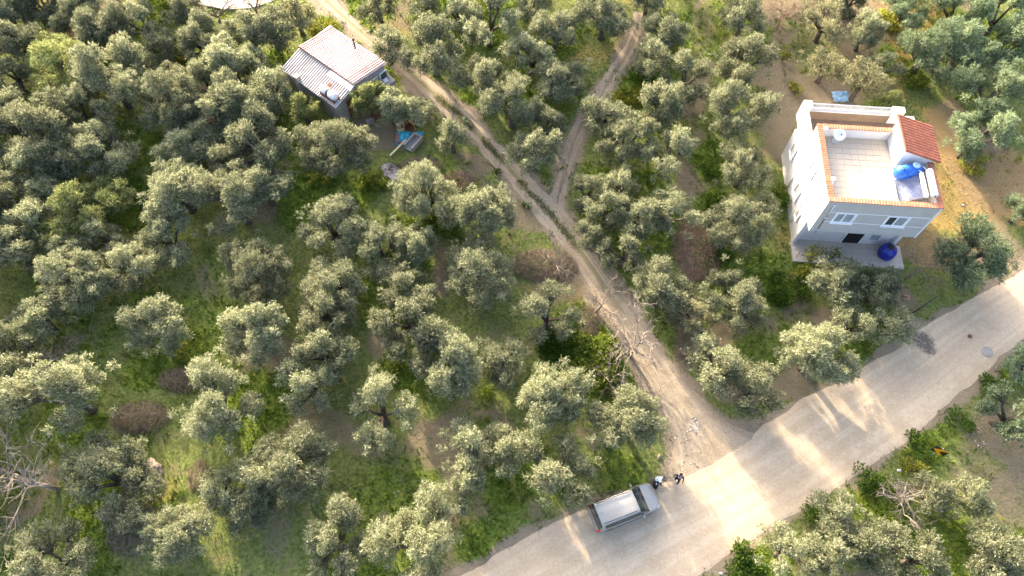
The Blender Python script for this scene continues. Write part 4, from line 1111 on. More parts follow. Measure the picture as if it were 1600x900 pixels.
cb = empty('roof_board', hp(4.82, 1.35, 6.075), R_(-4.5)); tag(cb, 'cream board leaning at the foot of the solar heater', 'board'); MB().hexa([(-0.06, -0.9, 0), (0.0, -0.9, 0), (0.0, 0.75, 0), (-0.06, 0.75, 0)], [(0.02, -0.9, 0.32), (0.07, -0.9, 0.32), (0.07, 0.75, 0.32), (0.02, 0.75, 0.32)]).build('panel', M['cream'], cb)
# --- satellite dish
sd = empty('satellite_dish', hp(1.45, 5.75, 6.075), R_(-4.5)); tag(sd, 'white satellite dish in the rear corner of the roof terrace', 'satellite dish')
vs = []; fs = []; K = 22
for j in range(5):
    r = 0.40*j/4
    for k in range(K): a = 6.283*k/K; vs.append((r*math.cos(a), r*math.sin(a), 0.9*r*r))
for j in range(4):
    for k in range(K): k2 = (k+1) % K; fs.append((j*K+k, j*K+k2, (j+1)*K+k2, (j+1)*K+k))
Rm = Matrix.Rotation(R_(32), 4, 'X') @ Matrix.Rotation(R_(0), 4, 'Y')
dsh = MB().add([tuple(Matrix.Translation((0, 0, 0.72)) @ Rm @ Vector(v)) for v in vs], fs).build('reflector', M['whitemetal'], sd, smooth=True)
m_ = dsh.modifiers.new('thick', 'SOLIDIFY'); m_.thickness = 0.02
tipv = Matrix.Translation((0, 0, 0.72)) @ Rm @ Vector((0, 0, 0.42)); edge = Matrix.Translation((0, 0, 0.72)) @ Rm @ Vector((0.1, -0.39, 0.15))
MB().tube([tuple(edge), tuple(tipv)], 0.014, 5).build('feed_arm', M['steel'], sd); MB().tube([tuple(tipv + Vector((0, 0, 0.05))), tuple(tipv - Vector((0, 0, 0.06)))], 0.045, 8).build('receiver', M['blackplastic'], sd)
MB().tube([(0, 0.1, 0.0), (0, 0.1, 0.5), (0, 0.02, 0.68)], 0.028, 6).box(-0.22, 0.22, -0.15, 0.3, 0.0, 0.03).build('mast', M['steel'], sd)
# --- blue drum on the porch
bd = empty('blue_drum', hp(6.72, 0.30, 0.188)); tag(bd, 'round dark blue plastic drum standing on the porch', 'drum')
MB().lathe([(0.42, 0), (0.56, 0.10), (0.60, 0.22), (0.57, 0.27), (0.62, 0.34), (0.62, 0.52), (0.57, 0.58), (0.60, 0.64), (0.58, 0.80), (0.46, 0.97), (0.26, 1.05), (0.24, 1.10), (0.02, 1.11)], 28).build('body', M['darkblue'], bd, smooth=True)
MB().lathe([(0.25, 1.11), (0.25, 1.16), (0.2, 1.18), (0.02, 1.18)], 16).build('lid', M['blackplastic'], bd, smooth=True)
for k in range(8): a = 6.283*k/8; MB().tube([(0.30*math.cos(a), 0.30*math.sin(a), 1.045), (0.5*math.cos(a), 0.5*math.sin(a), 0.95)], 0.03, 5).build('rib', M['darkblue'], bd)
# --- pale blue sheeting behind the house
M['tarp'] = mat('pale_blue_tarp', (0.22, 0.38, 0.55), 0.5, var=0.3, scale=4)
M['teal'] = mat('turquoise_tarp', (0.07, 0.42, 0.52), 0.45, var=0.35, scale=3)
def crumple(name, px, py, rx, ry, h, mt, seed, label, cat, rz=0.0):
    rg = np.random.default_rng(seed); n = 13; vs = []; fs = []; b = P(px, py, h*0.4)
    for j in range(n):
        for i in range(n):
            x, y = (i/(n-1)-0.5)*2, (j/(n-1)-0.5)*2; q = max(0, 1-max(abs(x), abs(y))**2.2)
            vs.append((x*rx*(1+rg.normal(0, .05)), y*ry*(1+rg.normal(0, .05)), h*q*rg.uniform(0.45, 1.0)+0.02+rg.uniform(0, .03)))
    for j in range(n-1):
        for i in range(n-1): a = j*n+i; fs.append((a, a+1, a+n+1, a+n))
    o = MB().add(vs, fs).build(name, mt, None, loc=(b.x, b.y, hz1(b.x, b.y)), rot=(0, 0, rz)); m = o.modifiers.new('thick', 'SOLIDIFY'); m.thickness = 0.01
    return tag(o, label, cat)
crumple('plastic_sheet', 1316, 148, 0.7, 0.55, 0.5, M['tarp'], 3, 'crumpled pale blue sheet on the ground behind the house', 'plastic sheet')

# ------------------------------------------------------------------ the shed
M['sheet'] = mat('white_sheet_metal', (0.64, 0.60, 0.58), 0.5, var=0.05, scale=2, dirt=(0.50, 0.27, 0.24), dscale=0.55, spec=0.4)
M['sheet2'] = mat('greyed_sheet_metal', (0.58, 0.57, 0.55), 0.5, var=0.06, scale=2, dirt=(0.42, 0.40, 0.38), dscale=0.9, spec=0.4)
M['rust'] = mat('rusty_sheet', (0.17, 0.065, 0.032), 0.85, var=0.35, scale=4, bump=0.3)
M['sheetred'] = mat('rust_streaked_sheet', (0.50, 0.40, 0.38), 0.55, var=0.15, scale=1.2, dirt=(0.36, 0.13, 0.11), dscale=1.0)
M['rib_side'] = mat('roof_rib_side', (0.34, 0.265, 0.245), 0.9, var=0.25, scale=3)
M['block'] = mat('grey_block_wall', (0.32, 0.30, 0.28), 0.95, var=0.12, scale=3, bump=0.4, bscale=14, dirt=(0.24, 0.23, 0.21), dscale=1.2)
F0 = P(522.5, 165, 2.3); F0 = F0 - Vector((-math.sin(R_(50)), math.cos(R_(50)), 0))*0.25
sh = empty('shed', (F0.x, F0.y, 0), R_(50)); sh.scale = (1.05, 1.04, 1.0); tag(sh, 'low grey shed with ribbed white and rust-red metal roof', 'shed')
SHL = 6.2
prof = [(0.12, -0.2), (5.2, -0.2), (5.2, 2.52), (2.16, 3.0), (2.16, 2.72), (0.12, 2.22)]
n = len(prof); MB().add([(x, 0.12, z) for x, z in prof] + [(x, SHL-0.12, z) for x, z in prof], [tuple(range(n)), tuple(range(2*n-1, n-1, -1))] + [(i, (i+1) % n, (i+1) % n+n, i+n) for i in range(n)]).build('wall', M['block'], sh)
def ribbed(name, x0, z0, x1, z1, y0, y1, mt, par, ribs=4, hh=0.10):
    vs = []; fs = []; w = (y1-y0)/ribs; ys = []
    for k in range(ribs): ys += [(y0+k*w, 0), (y0+k*w+w*0.50, 0), (y0+k*w+w*0.58, hh), (y0+k*w+w*0.88, hh), (y0+k*w+w*0.96, 0)]
    ys.append((y1, 0)); nx_ = 5
    for (y, h) in ys:
        for i in range(nx_):
            t = i/(nx_-1); vs.append((x0+(x1-x0)*t, y, z0+(z1-z0)*t+h)); 
    for j in range(len(ys)-1):
        for i in range(nx_-1): a = j*nx_+i; fs.append((a, a+1, a+nx_+1, a+nx_))
    o = MB().add(vs, fs).build(name, mt, par); o.data.materials.append(M['rib_side'])
    for q in o.data.polygons:                       # steep sides of the ribs take the darker tone
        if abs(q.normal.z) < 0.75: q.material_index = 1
    m = o.modifiers.new('thick', 'SOLIDIFY'); m.thickness = 0.012
    return o
rf = box('roof_frame', 2.05, 5.3, 0.02, SHL-0.02, 2.44, 2.50, M['block'], sh)
for k in range(7):
    w = SHL/7; g = rng.uniform(-0.03, 0.03)
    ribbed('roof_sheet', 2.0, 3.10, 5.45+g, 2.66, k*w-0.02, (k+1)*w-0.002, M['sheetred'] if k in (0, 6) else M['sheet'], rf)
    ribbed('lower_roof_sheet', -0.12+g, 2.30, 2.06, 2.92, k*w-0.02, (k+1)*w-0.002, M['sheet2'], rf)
box('edge_flashing', 1.95, 5.45, SHL, SHL+0.25, 2.66, 2.70, M['sheetred'], rf).rotation_euler = (0, 0.0, 0)
MB().tube([(1.98, -0.03, 3.10), (1.98, SHL, 3.10)], 0.05, 6).build('ridge_edge', M['rust'], rf)
MB().hexa([(1.52, -0.05, 2.86), (2.02, -0.05, 3.0), (2.02, 2.5, 3.0), (1.52, 2.5, 2.86)], [(1.52, -0.05, 2.89), (2.02, -0.05, 3.03), (2.02, 2.5, 3.03), (1.52, 2.5, 2.89)]).build('cover_board', M['whitemetal'], rf)
MB().hexa([(0.75, 1.5, 2.64), (1.15, 1.5, 2.75), (1.15, 1.9, 2.75), (0.75, 1.9, 2.64)], [(0.75, 1.5, 2.66), (1.15, 1.5, 2.77), (1.15, 1.9, 2.77), (0.75, 1.9, 2.66)]).build('patch', M['rust'], rf)
MB().tube([(4.9, 2.9, 2.6), (4.9, 2.9, 3.75)], 0.08, 10).lathe([(0.12, 3.75), (0.12, 3.84), (0.02, 3.88)], 10, 'z', (4.9, 2.9, 0)).build('stove_pipe', M['bark'], sh, smooth=True)
MB().box(-0.25, 0.12, 4.1, 4.5, 1.3, 2.75).build('flue', M['concrete'], sh); box('flue_cap', -0.28, 0.15, 4.06, 4.54, 2.78, 2.86, M['block'], sh)
for y0 in (3.6, 4.6): 
    w_ = box('window', y0, y0+0.75, 0.05, 0.119, 1.0, 2.0, M['trim'], sh); box('pane', y0+0.07, y0+0.68, 0.035, 0.049, 1.07, 1.93, M['darkglass'], w_)
dd_ = box('door', 1.0, 1.9, 0.06, 0.119, 0.0, 2.0, M['rust'], sh)
# things on and by the shed
st = empty('shed_water_tank', (0, 0, 0)); st.matrix_world = Matrix.Translation((F0.x, F0.y, 0)) @ Matrix.Rotation(R_(50), 4, 'Z') @ Matrix.Translation((0.35, 1.05, 2.50)); tag(st, 'white twin water drums on the lower corner of the shed roof', 'water tank')
for y in (-0.42, 0.42): MB().lathe([(0.03, -0.40), (0.27, -0.37), (0.34, -0.28), (0.34, 0.28), (0.27, 0.37), (0.03, 0.40)], 20, 'y', (0, y, 0.42)).build('drum', M['whitemetal'], st, smooth=True)
MB().box(-0.16, 0.16, 0.32, 0.60, 0.75, 0.775).build('patch', M['teal'], st); MB().lathe([(0.352, -0.06), (0.352, 0.06)], 20, 'y', (0, 0.0, 0.42)).build('strap', M['blackplastic'], st)
MB().box(-0.3, -0.24, -0.85, 0.85, -0.15, 0.3).box(0.24, 0.3, -0.85, 0.85, 0.05, 0.3).tube([(0.1, -0.9, 0.2), (0.35, -1.3, 0.25)], 0.03, 6).build('stand', M['rust'], st)
gp = P(604, 132, 0.9); gt = empty('grey_water_box', (gp.x, gp.y, 0), R_(40)); tag(gt, 'pale grey box tank at the right end of the shed', 'tank')
box('body', -0.65, 0.65, -0.5, 0.5, 0, 1.35, M['concrete'], gt, bevel=0.05); box('lid', -0.2, 0.2, -0.2, 0.2, 1.352, 1.42, M['whitemetal'], gt, bevel=0.02)
# junk in the yard
tp = P(582, 187, 0.4); rs = empty('rusty_sheet', (tp.x, tp.y, 0), R_(25)); tag(rs, 'orange rusty metal sheet leaning on scrap in the shed yard', 'metal sheet')
MB().hexa([(0.1, -0.05, 0), (0.75, 0.1, 0), (0.75, 0.13, 0), (0.1, -0.02, 0)], [(0.05, 0.25, 1.0), (0.7, 0.4, 1.05), (0.7, 0.43, 1.05), (0.05, 0.28, 1.0)]).build('sheet', M['rust'], rs)
MB().tube([(-1.0, -0.6, 0.05), (0.1, 0.1, 0.5)], 0.04, 6).tube([(-0.9, -0.2, 0.05), (0.2, 0.0, 0.4)], 0.05, 6).build('pole', M['deadwood'], rs); box('scrap', -0.5, 0.1, -0.1, 0.35, 0, 0.3, M['block'], rs)
crumple('tarpaulin', 632, 212, 0.75, 0.65, 0.75, M['teal'], 8, 'turquoise tarpaulin bundle beside the concrete trough', 'tarpaulin')
crumple('plastic_bag', 655, 207, 0.35, 0.2, 0.25, M['teal'], 9, 'small turquoise sheet right of the tarpaulin bundle', 'plastic sheet')
for i, (x, y, w, l, h, mt, lb) in enumerate(((626,201,.3,.25,.45,'cream','pale cardboard box behind the tarpaulin bundle'),(638,200,.4,.3,.35,'rust','brown box between the tarpaulin and the branches'),(627,218,.35,.25,.3,'brick','reddish crate left of the tarpaulin bundle'))):
    b = P(x, y, h/2); o = empty('junk_box', (b.x, b.y, 0), 0.6*i+0.3); tag(o, lb, 'box')
    MB().box(-w, w, -l, l, 0, 0.03).box(-w, -w+0.03, -l, l, 0.03, h).box(w-0.03, w, -l, l, 0.03, h).box(-w+0.03, w-0.03, -l, -l+0.03, 0.03, h).box(-w+0.03, w-0.03, l-0.03, l, 0.03, h).build('body', M[mt], o); MB().hexa([(-w, l, h), (w, l, h), (w, l+0.02, h), (-w, l+0.02, h)], [(-w, l+0.15, h+0.12), (w, l+0.15, h+0.12), (w, l+0.17, h+0.12), (-w, l+0.17, h+0.12)]).build('flap', M[mt], o)
tp = P(646, 222, 0.3); tr = empty('concrete_trough', (tp.x, tp.y, 0), R_(58)); tag(tr, 'grey concrete trough lying open in the shed yard', 'trough')
MB().box(-0.75, 0.75, -0.44, -0.29, 0, 0.55).box(-0.75, 0.75, 0.29, 0.44, 0, 0.55).box(0.62, 0.75, -0.289, 0.289, 0, 0.55).build('wall', M['concrete'], tr, bevel=0.02); box('base', -0.74, 0.619, -0.289, 0.289, 0, 0.12, M['block'], tr)
tp = P(622, 232, 0.1); pl = empty('plank', (tp.x, tp.y, 0.04), R_(48)); tag(pl, 'weathered plank lying across the corner of the trough', 'plank'); MB().hexa([(-0.9, -0.08, 0), (0.9, -0.07, 0.3), (0.9, 0.07, 0.3), (-0.9, 0.08, 0)], [(-0.9, -0.08, 0.04), (0.9, -0.07, 0.34), (0.9, 0.07, 0.34), (-0.9, 0.08, 0.04)]).build('board', M['cream'], pl)
def rubble(px, py, rx, ry, n, label, seed, ca=(0.34, 0.31, 0.28), cb=(0.52, 0.49, 0.46)):
    rg = np.random.default_rng(seed); b = P(px, py); a = rg.uniform(0, 6.28, n); q = np.sqrt(rg.random(n))
    o = stones('rubble', b.x+np.cos(a)*q*rx, b.y+np.sin(a)*q*ry, 0.025, 0.10, ca, cb, label, 0.03); o['category'] = 'rubble'; return o
# ash heap
M['ash'] = mat('white_ash', (0.40, 0.37, 0.36), 0.95, var=0.3, scale=9, bump=0.9, bscale=18, dirt=(0.12, 0.10, 0.09), dscale=5.0)
def mound(name, px, py, rx, ry, h, mt, seed, rz=0.0):
    rg = np.random.default_rng(seed); vs = []; fs = []; K = 34; J = 11; b = P(px, py, 0); o = rg.uniform(0, 50)
    for j in range(J):
        q = j/(J-1)
        for k in range(K):
            a = 6.283*k/K; e = 1+0.45*(float(vnoise(np.array([math.cos(a)*1.6+o]), np.array([math.sin(a)*1.6]), 1.0, 3)[0])-0.5)*2
            z = h*(1-q)**1.1*rg.uniform(0.6, 1.15) + (0.015 if j < J-1 else -0.05)
            vs.append((math.cos(a)*q*rx*e, math.sin(a)*q*ry*e, z))
    for j in range(J-1):
        for k in range(K): k2 = (k+1) % K; fs.append((j*K+k, j*K+k2, (j+1)*K+k2, (j+1)*K+k))
    return MB().add(vs, fs).build(name, mt, None, loc=(b.x, b.y, hz1(b.x, b.y)+0.01), rot=(0, 0, rz))
tag(mound('ash_heap', 618, 270, 1.2, 0.75, 0.13, M['ash'], 4, R_(-35)), 'whitish heap of ash and burnt twigs above an olive', 'ash heap')
rubble(622, 274, 1.1, 0.6, 170, 'pale ash lumps scattered over the ash heap', 12, (0.22, 0.2, 0.19), (0.55, 0.53, 0.53))
brush(612, 262, 1.0, 0.6, 0.3, 160, 'burnt dark twigs on the white ash heap', mt='bark', seed=21)
# boulders
M['rock'] = mat('pale_boulder', (0.27, 0.22, 0.175), 0.95, var=0.25, scale=2.5, bump=0.8, bscale=8, dirt=(0.13, 0.10, 0.08), dscale=2.5)
def boulder(px, py, s, label, seed):
    b = P(px, py, s[2]*0.5); bm = bmesh.new(); bmesh.ops.create_icosphere(bm, subdivisions=3, radius=1.0)
    for v in bm.verts:
        d = v.co.copy(); k = 1 + 0.42*mnoise.noise(d*1.3 + Vector((seed, 0, 0))) + 0.18*mnoise.noise(d*3.1 + Vector((0, seed, 0)))
        v.co = Vector((d.x*s[0]*k, d.y*s[1]*k, d.z*s[2]*k))
    me = bpy.data.meshes.new('boulder'); bm.to_mesh(me); bm.free(); me.materials.append(M['rock'])
    o = link(bpy.data.objects.new('boulder', me)); o.location = (b.x, b.y, s[2]*0.35); o.rotation_euler = (0, 0, seed); return tag(o, label, 'boulder', 'boulders')
boulder(240, 736, (0.8, 0.5, 0.42), 'large pale cracked boulder right of the very large olive', 2.2)
boulder(166, 803, (0.42, 0.42, 0.4), 'small reddish boulder in shade below the very large olive', 5.1)
boulder(1030, 714, (0.16, 0.12, 0.12), 'small white stone at the road corner beside the track', 7.7)
# rubble at the track mouth and a heap of white lumps
rubble(1085, 664, 0.32, 0.6, 90, 'pale broken rubble at the mouth of the track', 1); rubble(1076, 690, 0.9, 1.1, 45, 'scattered stones beside the track mouth', 2, (0.24, 0.19, 0.14), (0.42, 0.37, 0.31))
rubble(1072, 728, 0.8, 0.4, 25, 'few stones on the verge above the two people', 3, (0.24, 0.19, 0.14), (0.42, 0.37, 0.31)); rubble(1530, 690, 0.5, 1.0, 25, 'light stones along the edge of the ploughed field', 4)
rubble(1432, 398, 0.9, 1.2, 14, 'white stones on the ground right of the porch', 5); rubble(630, 758, 1.2, 1.0, 14, 'white flecks on the grass above the largest bottom olive', 6)
# things along the upper verge
M['redboard'] = mat('reddish_board', (0.42, 0.22, 0.15), 0.9, var=0.15)
b = P(1415, 465); bo = empty('board', (b.x, b.y, 0.02), R_(-8)); tag(bo, 'small reddish board lying on the verge by the burnt patch', 'board'); MB().box(-0.28, 0.28, -0.18, 0.18, 0.0, 0.03).build('panel', M['redboard'], bo, bevel=0.005); MB().box(-0.28, 0.28, -0.02, 0.02, 0.031, 0.05).build('batten', M['redboard'], bo)
a_, b2 = P(1419, 494, 0.05), P(1463, 464, 0.35)
o = MB().tube([tuple(a_), tuple((a_+b2)/2 + Vector((0, 0, 0.03))), tuple(b2)], 0.045, 8).build('black_pipe', M['blackplastic'], None, smooth=True); tag(o, 'black pipe lying on the verge above the burnt patch', 'pipe')
b = P(1542, 550); mh = empty('manhole', (b.x, b.y, 0.04)); tag(mh, 'round manhole cover set in the dirt road', 'manhole')
MB().lathe([(0.40, 0), (0.40, 0.025), (0.33, 0.03), (0.33, 0.0)], 24).build('rim', M['concrete'], mh); MB().lathe([(0.32, 0), (0.32, 0.02), (0.02, 0.022)], 24).build('cover', M['block'], mh)
b = P(1515, 526); tag(MB().lathe([(0.16, 0), (0.16, 0.02), (0.12, 0.035), (0.02, 0.036)], 14).build('valve_cover', M['rust'], None, loc=(b.x, b.y, 0.04)), 'small dark valve cover in the road above the manhole', 'valve cover')
# --- chevron sign
M['signblack'] = mat('sign_black', (0.018, 0.014, 0.016), 0.45, var=0.1); M['signyellow'] = mat('sign_yellow', (0.80, 0.38, 0.01), 0.45, var=0.05)
p0, p1 = P(1459.5, 702.5, 1.1), P(1472, 709.5, 1.1)
cs_ = empty('chevron_sign', ((p0.x+p1.x)/2, (p0.y+p1.y)/2, 0), math.atan2(p1.y-p0.y, p1.x-p0.x)); tag(cs_, 'black road sign with yellow chevron on the lower verge', 'road sign')
box('panel', -0.32, 0.32, -0.012, 0.012, 0.72, 1.42, M['signblack'], cs_)
zc = 1.07; MB().hexa([(-0.30, -0.017, zc), (0.02, -0.017, zc+0.34), (0.02, -0.0125, zc+0.34), (-0.30, -0.0125, zc)], [(-0.02, -0.017, zc), (0.30, -0.017, zc+0.34), (0.30, -0.0125, zc+0.34), (-0.02, -0.0125, zc)]).build('chevron', M['signyellow'], cs_)
MB().hexa([(-0.30, -0.0172, zc), (0.02, -0.0172, zc-0.34), (0.02, -0.0127, zc-0.34), (-0.30, -0.0127, zc)], [(-0.02, -0.0172, zc), (0.30, -0.0172, zc-0.34), (0.30, -0.0127, zc-0.34), (-0.02, -0.0127, zc)]).build('chevron', M['signyellow'], cs_)
MB().tube([(0, 0.045, -0.2), (0, 0.045, 1.4)], 0.03, 8).build('post', M['steel'], cs_); cs_.scale = (1.25, 1.25, 1.2)
# stumps in the lower olive
for x, y, r, h, lb in ((1345, 846, 0.16, 1.7, 'orange-brown forked stump inside the olive below the dead tree'), (1388, 838, 0.12, 1.5, 'cut brown stump right of the forked one')):
    b = P(x, y, h); e = empty('tree_stump', (b.x, b.y, 0)); tag(e, lb, 'stump', 'cut stumps')
    MB().tube([(0, 0, -0.1), (0.02, 0, h*0.6), (0, 0, h*0.85)], [r*1.5, r*1.1, r*1.2], 9).tube([(0, 0, h*0.7), (-0.3, 0.15, h)], [r, r*0.7], 8).tube([(0, 0, h*0.7), (0.3, 0.22, h*1.02)], [r, r*0.7], 8).tube([(0, 0, h*0.7), (0.05, -0.4, h*0.95)], [r*0.8, r*0.6], 8).build('trunk', M['bark'], e, smooth=True)
    MB().lathe([(r*0.68, 0), (r*0.68, 0.02)], 10, 'z', (-0.3, 0.15, h-0.01)).lathe([(r*0.68, 0), (r*0.68, 0.02)], 10, 'z', (0.3, 0.22, h*1.02-0.01)).build('cut_face', mat('cut_wood', (0.42, 0.24, 0.10), 0.9), e)
# litter
def litter(px, py, s, mt, label, seed): crumple('litter', px, py, s, s*0.7, s*0.6, M[mt], seed, label, 'litter')
litter(681, 851, 0.16, 'darkblue', 'blue plastic scrap caught under the largest bottom olive', 31)
litter(1405, 735, 0.13, 'whitemetal', 'white scrap on the verge above the dead tree', 32)
litter(1236, 381, 0.12, 'whitemetal', 'white scrap at the left corner of the porch', 33)
litter(1126, 896, 0.1, 'whitemetal', 'white scrap at the bottom edge of the lower verge', 34)
litter(1505, 320, 0.1, 'whitemetal', 'white scrap on the dry slope right of the house', 35)
litter(577, 48, 0.12, 'whitemetal', 'white scrap on the green verge beside the track', 36)

# ------------------------------------------------------------------ the silver car
M['paint'] = mat('silver_paint', (0.315, 0.312, 0.290), 0.38, metal=0.35, var=0.04, scale=3, spec=0.5, dirt=(0.285, 0.278, 0.252), dscale=0.8)
M['carglass'] = mat('car_glass', (0.02, 0.03, 0.03), 0.05, var=0.2, spec=0.8)
M['rubber'] = mat('tyre_rubber', (0.022, 0.021, 0.020), 0.85)
M['alloy'] = mat('alloy', (0.5, 0.5, 0.51), 0.35, metal=0.8)
M['redlamp'] = mat('tail_lamp', (0.55, 0.02, 0.02), 0.2, spec=0.6)
M['clearlamp'] = mat('head_lamp', (0.75, 0.77, 0.78), 0.12, spec=0.8)
ca, cb_ = P(924.5, 812, 0.75), P(1025.5, 772.5, 0.75)
cc = (ca+cb_)/2; ch = math.atan2(cb_.y-ca.y, cb_.x-ca.x)
car = empty('car', (cc.x, cc.y, 0.035), ch); tag(car, 'silver people carrier parked at the roadside by two people', 'car')
#        x     zbot zbelt zroof  wlow  wbelt wroof
ST = [(-2.24, .42, .60, .66, .66, .66, .52), (-2.21, .34, .86, .93, .78, .78, .66), (-2.12, .28, 1.00, 1.22, .85, .84, .70), (-1.98, .25, 1.04, 1.66, .87, .86, .69), (-1.82, .24, 1.04, 1.79, .885, .875, .68), (-1.2, .22, 1.03, 1.825, .895, .885, .69),
      (-.5, .22, 1.02, 1.83, .90, .89, .695), (.35, .22, 1.00, 1.80, .90, .89, .69), (.60, .22, .99, 1.74, .90, .885, .68), (1.0, .22, .98, 1.40, .90, .885, .74), (1.30, .22, .97, 1.09, .895, .88, .78), (1.45, .23, .94, 1.03, .89, .87, .77), (1.85, .25, .85, .94, .86, .82, .68), (2.05, .28, .74, .83, .77, .73, .58), (2.17, .33, .62, .69, .63, .60, .44), (2.23, .38, .54, .60, .48, .46, .32), (2.26, .43, .50, .54, .32, .30, .22)]
ST = np.array(ST); xs = np.unique(np.r_[np.linspace(-2.24, 2.26, 76), ST[:, 0]])
def st(x): return [np.interp(x, ST[:, 0], ST[:, i]) for i in range(1, 7)]
ring_t = np.unique(np.r_[np.linspace(0, 6, 37)])
def ring(x):
    zb, zbe, zr, wl, wb, wr = st(x)
    key = np.array([(wl*0.86, zb), (wl*0.985, zb+0.10), (wl*1.005, (zb+zbe)*0.5), (wb, zbe), (wr+0.03, zr-0.12*min(1, (zr-zbe)/0.5)), (wr-0.07, zr-0.02), (0.0, zr+0.012)])
    y = np.interp(ring_t, range(7), key[:, 0]); z = np.interp(ring_t, range(7), key[:, 1])
    for _ in range(2):
        y[1:-1] = (y[:-2]+2*y[1:-1]+y[2:])/4; z[1:-1] = (z[:-2]+2*z[1:-1]+z[2:])/4
    return y, z
half = np.array([np.c_[np.full(len(ring_t), x), *ring(x)] for x in xs])
full = np.concatenate([half, (half*np.array([1, -1, 1]))[:, ::-1][:, 1:]], axis=1)
tt = np.r_[ring_t, ring_t[::-1][1:]]; K = full.shape[1]
def wheel_arch(x, z): return min(math.hypot(x-1.35, z-0.31), math.hypot(x+1.30, z-0.31)) < 0.36
parts = {}
for i in range(len(xs)-1):
    for j in range(K-1):
        x = (xs[i]+xs[i+1])/2; t = (tt[j]+tt[j+1])/2; z = full[i:i+2, j:j+2, 2].mean(); y = full[i:i+2, j:j+2, 1].mean()
        if t < 3 and wheel_arch(x, z): continue
        k = 'body'
        if t > 3.15 and t < 3.95 and -1.72 < x < 0.62 and not any(abs(x-q) < 0.028 for q in (-0.92, -0.02)): k = 'side_window_left' if y > 0 else 'side_window_right'
        elif 0.62 <= x < 1.27 and t > 3.9: k = 'windscreen'
        elif 0.62 <= x < 1.1 and 3.25 < t < 3.75: k = 'quarter_left' if y > 0 else 'quarter_right'
        elif -2.13 < x < -1.88 and t > 3.9: k = 'rear_window'
        elif x >= 1.30 and t > 3.5: k = 'bonnet'
        elif x < 0.62 and t > 4.3: k = 'roof'
        elif (x < -2.10 or x > 2.02) and z < 0.62: k = 'front_bumper' if x > 0 else 'rear_bumper'
        elif x > 1.88 and 2.35 < t < 3.5 and abs(y) > 0.5: k = 'headlight_left' if y > 0 else 'headlight_right'
        elif x < -2.02 and 2.6 < t < 3.9 and z > 0.72 and abs(y) > 0.55: k = 'taillight_left' if y > 0 else 'taillight_right'
        parts.setdefault(k, []).append((i*K+j, i*K+j+1, (i+1)*K+j+1, (i+1)*K+j))
fl = full.reshape(-1, 3)
pm = {'body': 'paint', 'roof': 'paint', 'bonnet': 'paint', 'front_bumper': 'paint', 'rear_bumper': 'paint', 'windscreen': 'carglass', 'rear_window': 'carglass', 'headlight': 'clearlamp', 'taillight': 'redlamp', 'side_window': 'carglass', 'quarter': 'carglass'}
for k, fs in parts.items():
    idx = sorted({a for f in fs for a in f}); mp = {a: n for n, a in enumerate(idx)}
    base = k.replace('_left', '').replace('_right', '')
    vv = fl[idx]
    if pm[base] != 'paint':
        vv = vv + np.sign(np.c_[vv[:, 0]*0, vv[:, 1], vv[:, 1]*0])*0.0 
    MB().add([tuple(v) for v in vv], [tuple(mp[a] for a in f) for f in fs]).build({'quarter': 'quarter_window'}.get(base, base), M[pm[base]], car, smooth=True)
box('floor_pan', -2.1, 2.1, -0.72, 0.72, 0.24, 0.30, M['blackplastic'], car)
box('cabin_trim', -1.85, 0.55, -0.62, 0.62, 0.301, 0.95, M['blackplastic'], car)
for s in (-1, 1):
    MB().tube([(-1.72, s*0.60, 1.80), (-1.6, s*0.615, 1.885), (-0.5, s*0.625, 1.90), (0.32, s*0.61, 1.865), (0.42, s*0.60, 1.79)], 0.024, 6).build('roof_rail', M['blackplastic'], car, smooth=True)
    mr_ = MB().hexa([(0.72, s*0.90, 0.98), (0.92, s*0.90, 0.98), (0.90, s*1.10, 0.98), (0.78, s*1.10, 0.98)], [(0.74, s*0.90, 1.16), (0.88, s*0.90, 1.16), (0.87, s*1.09, 1.16), (0.80, s*1.09, 1.16)]).build('door_mirror', M['paint'], car, bevel=0.02)
    for x in (-0.72, 0.20): box('door_handle', x-0.10, x+0.10, s*0.905-0.012, s*0.905+0.012, 0.86, 0.90, M['alloy'], car)
    box('side_moulding', -0.88, 0.92, s*0.912-0.01, s*0.912+0.01, 0.52, 0.60, M['blackplastic'], car)
    for x in (1.35, -1.30):
        w = empty('wheel', (0, 0, 0)); w.parent = car; w.location = (x, s*0.77, 0.31)
        MB().lathe([(0.20, -0.10), (0.29, -0.10), (0.31, -0.07), (0.31, 0.07), (0.29, 0.10), (0.20, 0.10)], 24, 'y').build('tyre', M['rubber'], w, smooth=True)
        MB().lathe([(0.03, -0.085), (0.10, -0.08), (0.205, -0.095), (0.205, 0.095), (0.10, 0.08), (0.03, 0.085)], 20, 'y').build('rim', M['alloy'], w, smooth=True)
MB().tube([(0.70, -0.62, 1.70), (1.22, -0.66, 1.16)], 0.012, 4).build('wiper', M['blackplastic'], car)
for a, b in (((1.22, -0.5, 1.165), (1.12, 0.15, 1.28)), ((1.22, 0.2, 1.18), (1.12, 0.66, 1.25))): MB().tube([a, b], 0.012, 4).build('wiper', M['blackplastic'], car)
box('number_plate', -2.262, -2.243, -0.26, 0.26, 0.50, 0.60, M['whitemetal'], car)
MB().tube([(-1.6, 0.0, 1.84), (-1.75, 0.0, 2.0)], 0.008, 4).build('aerial', M['blackplastic'], car)

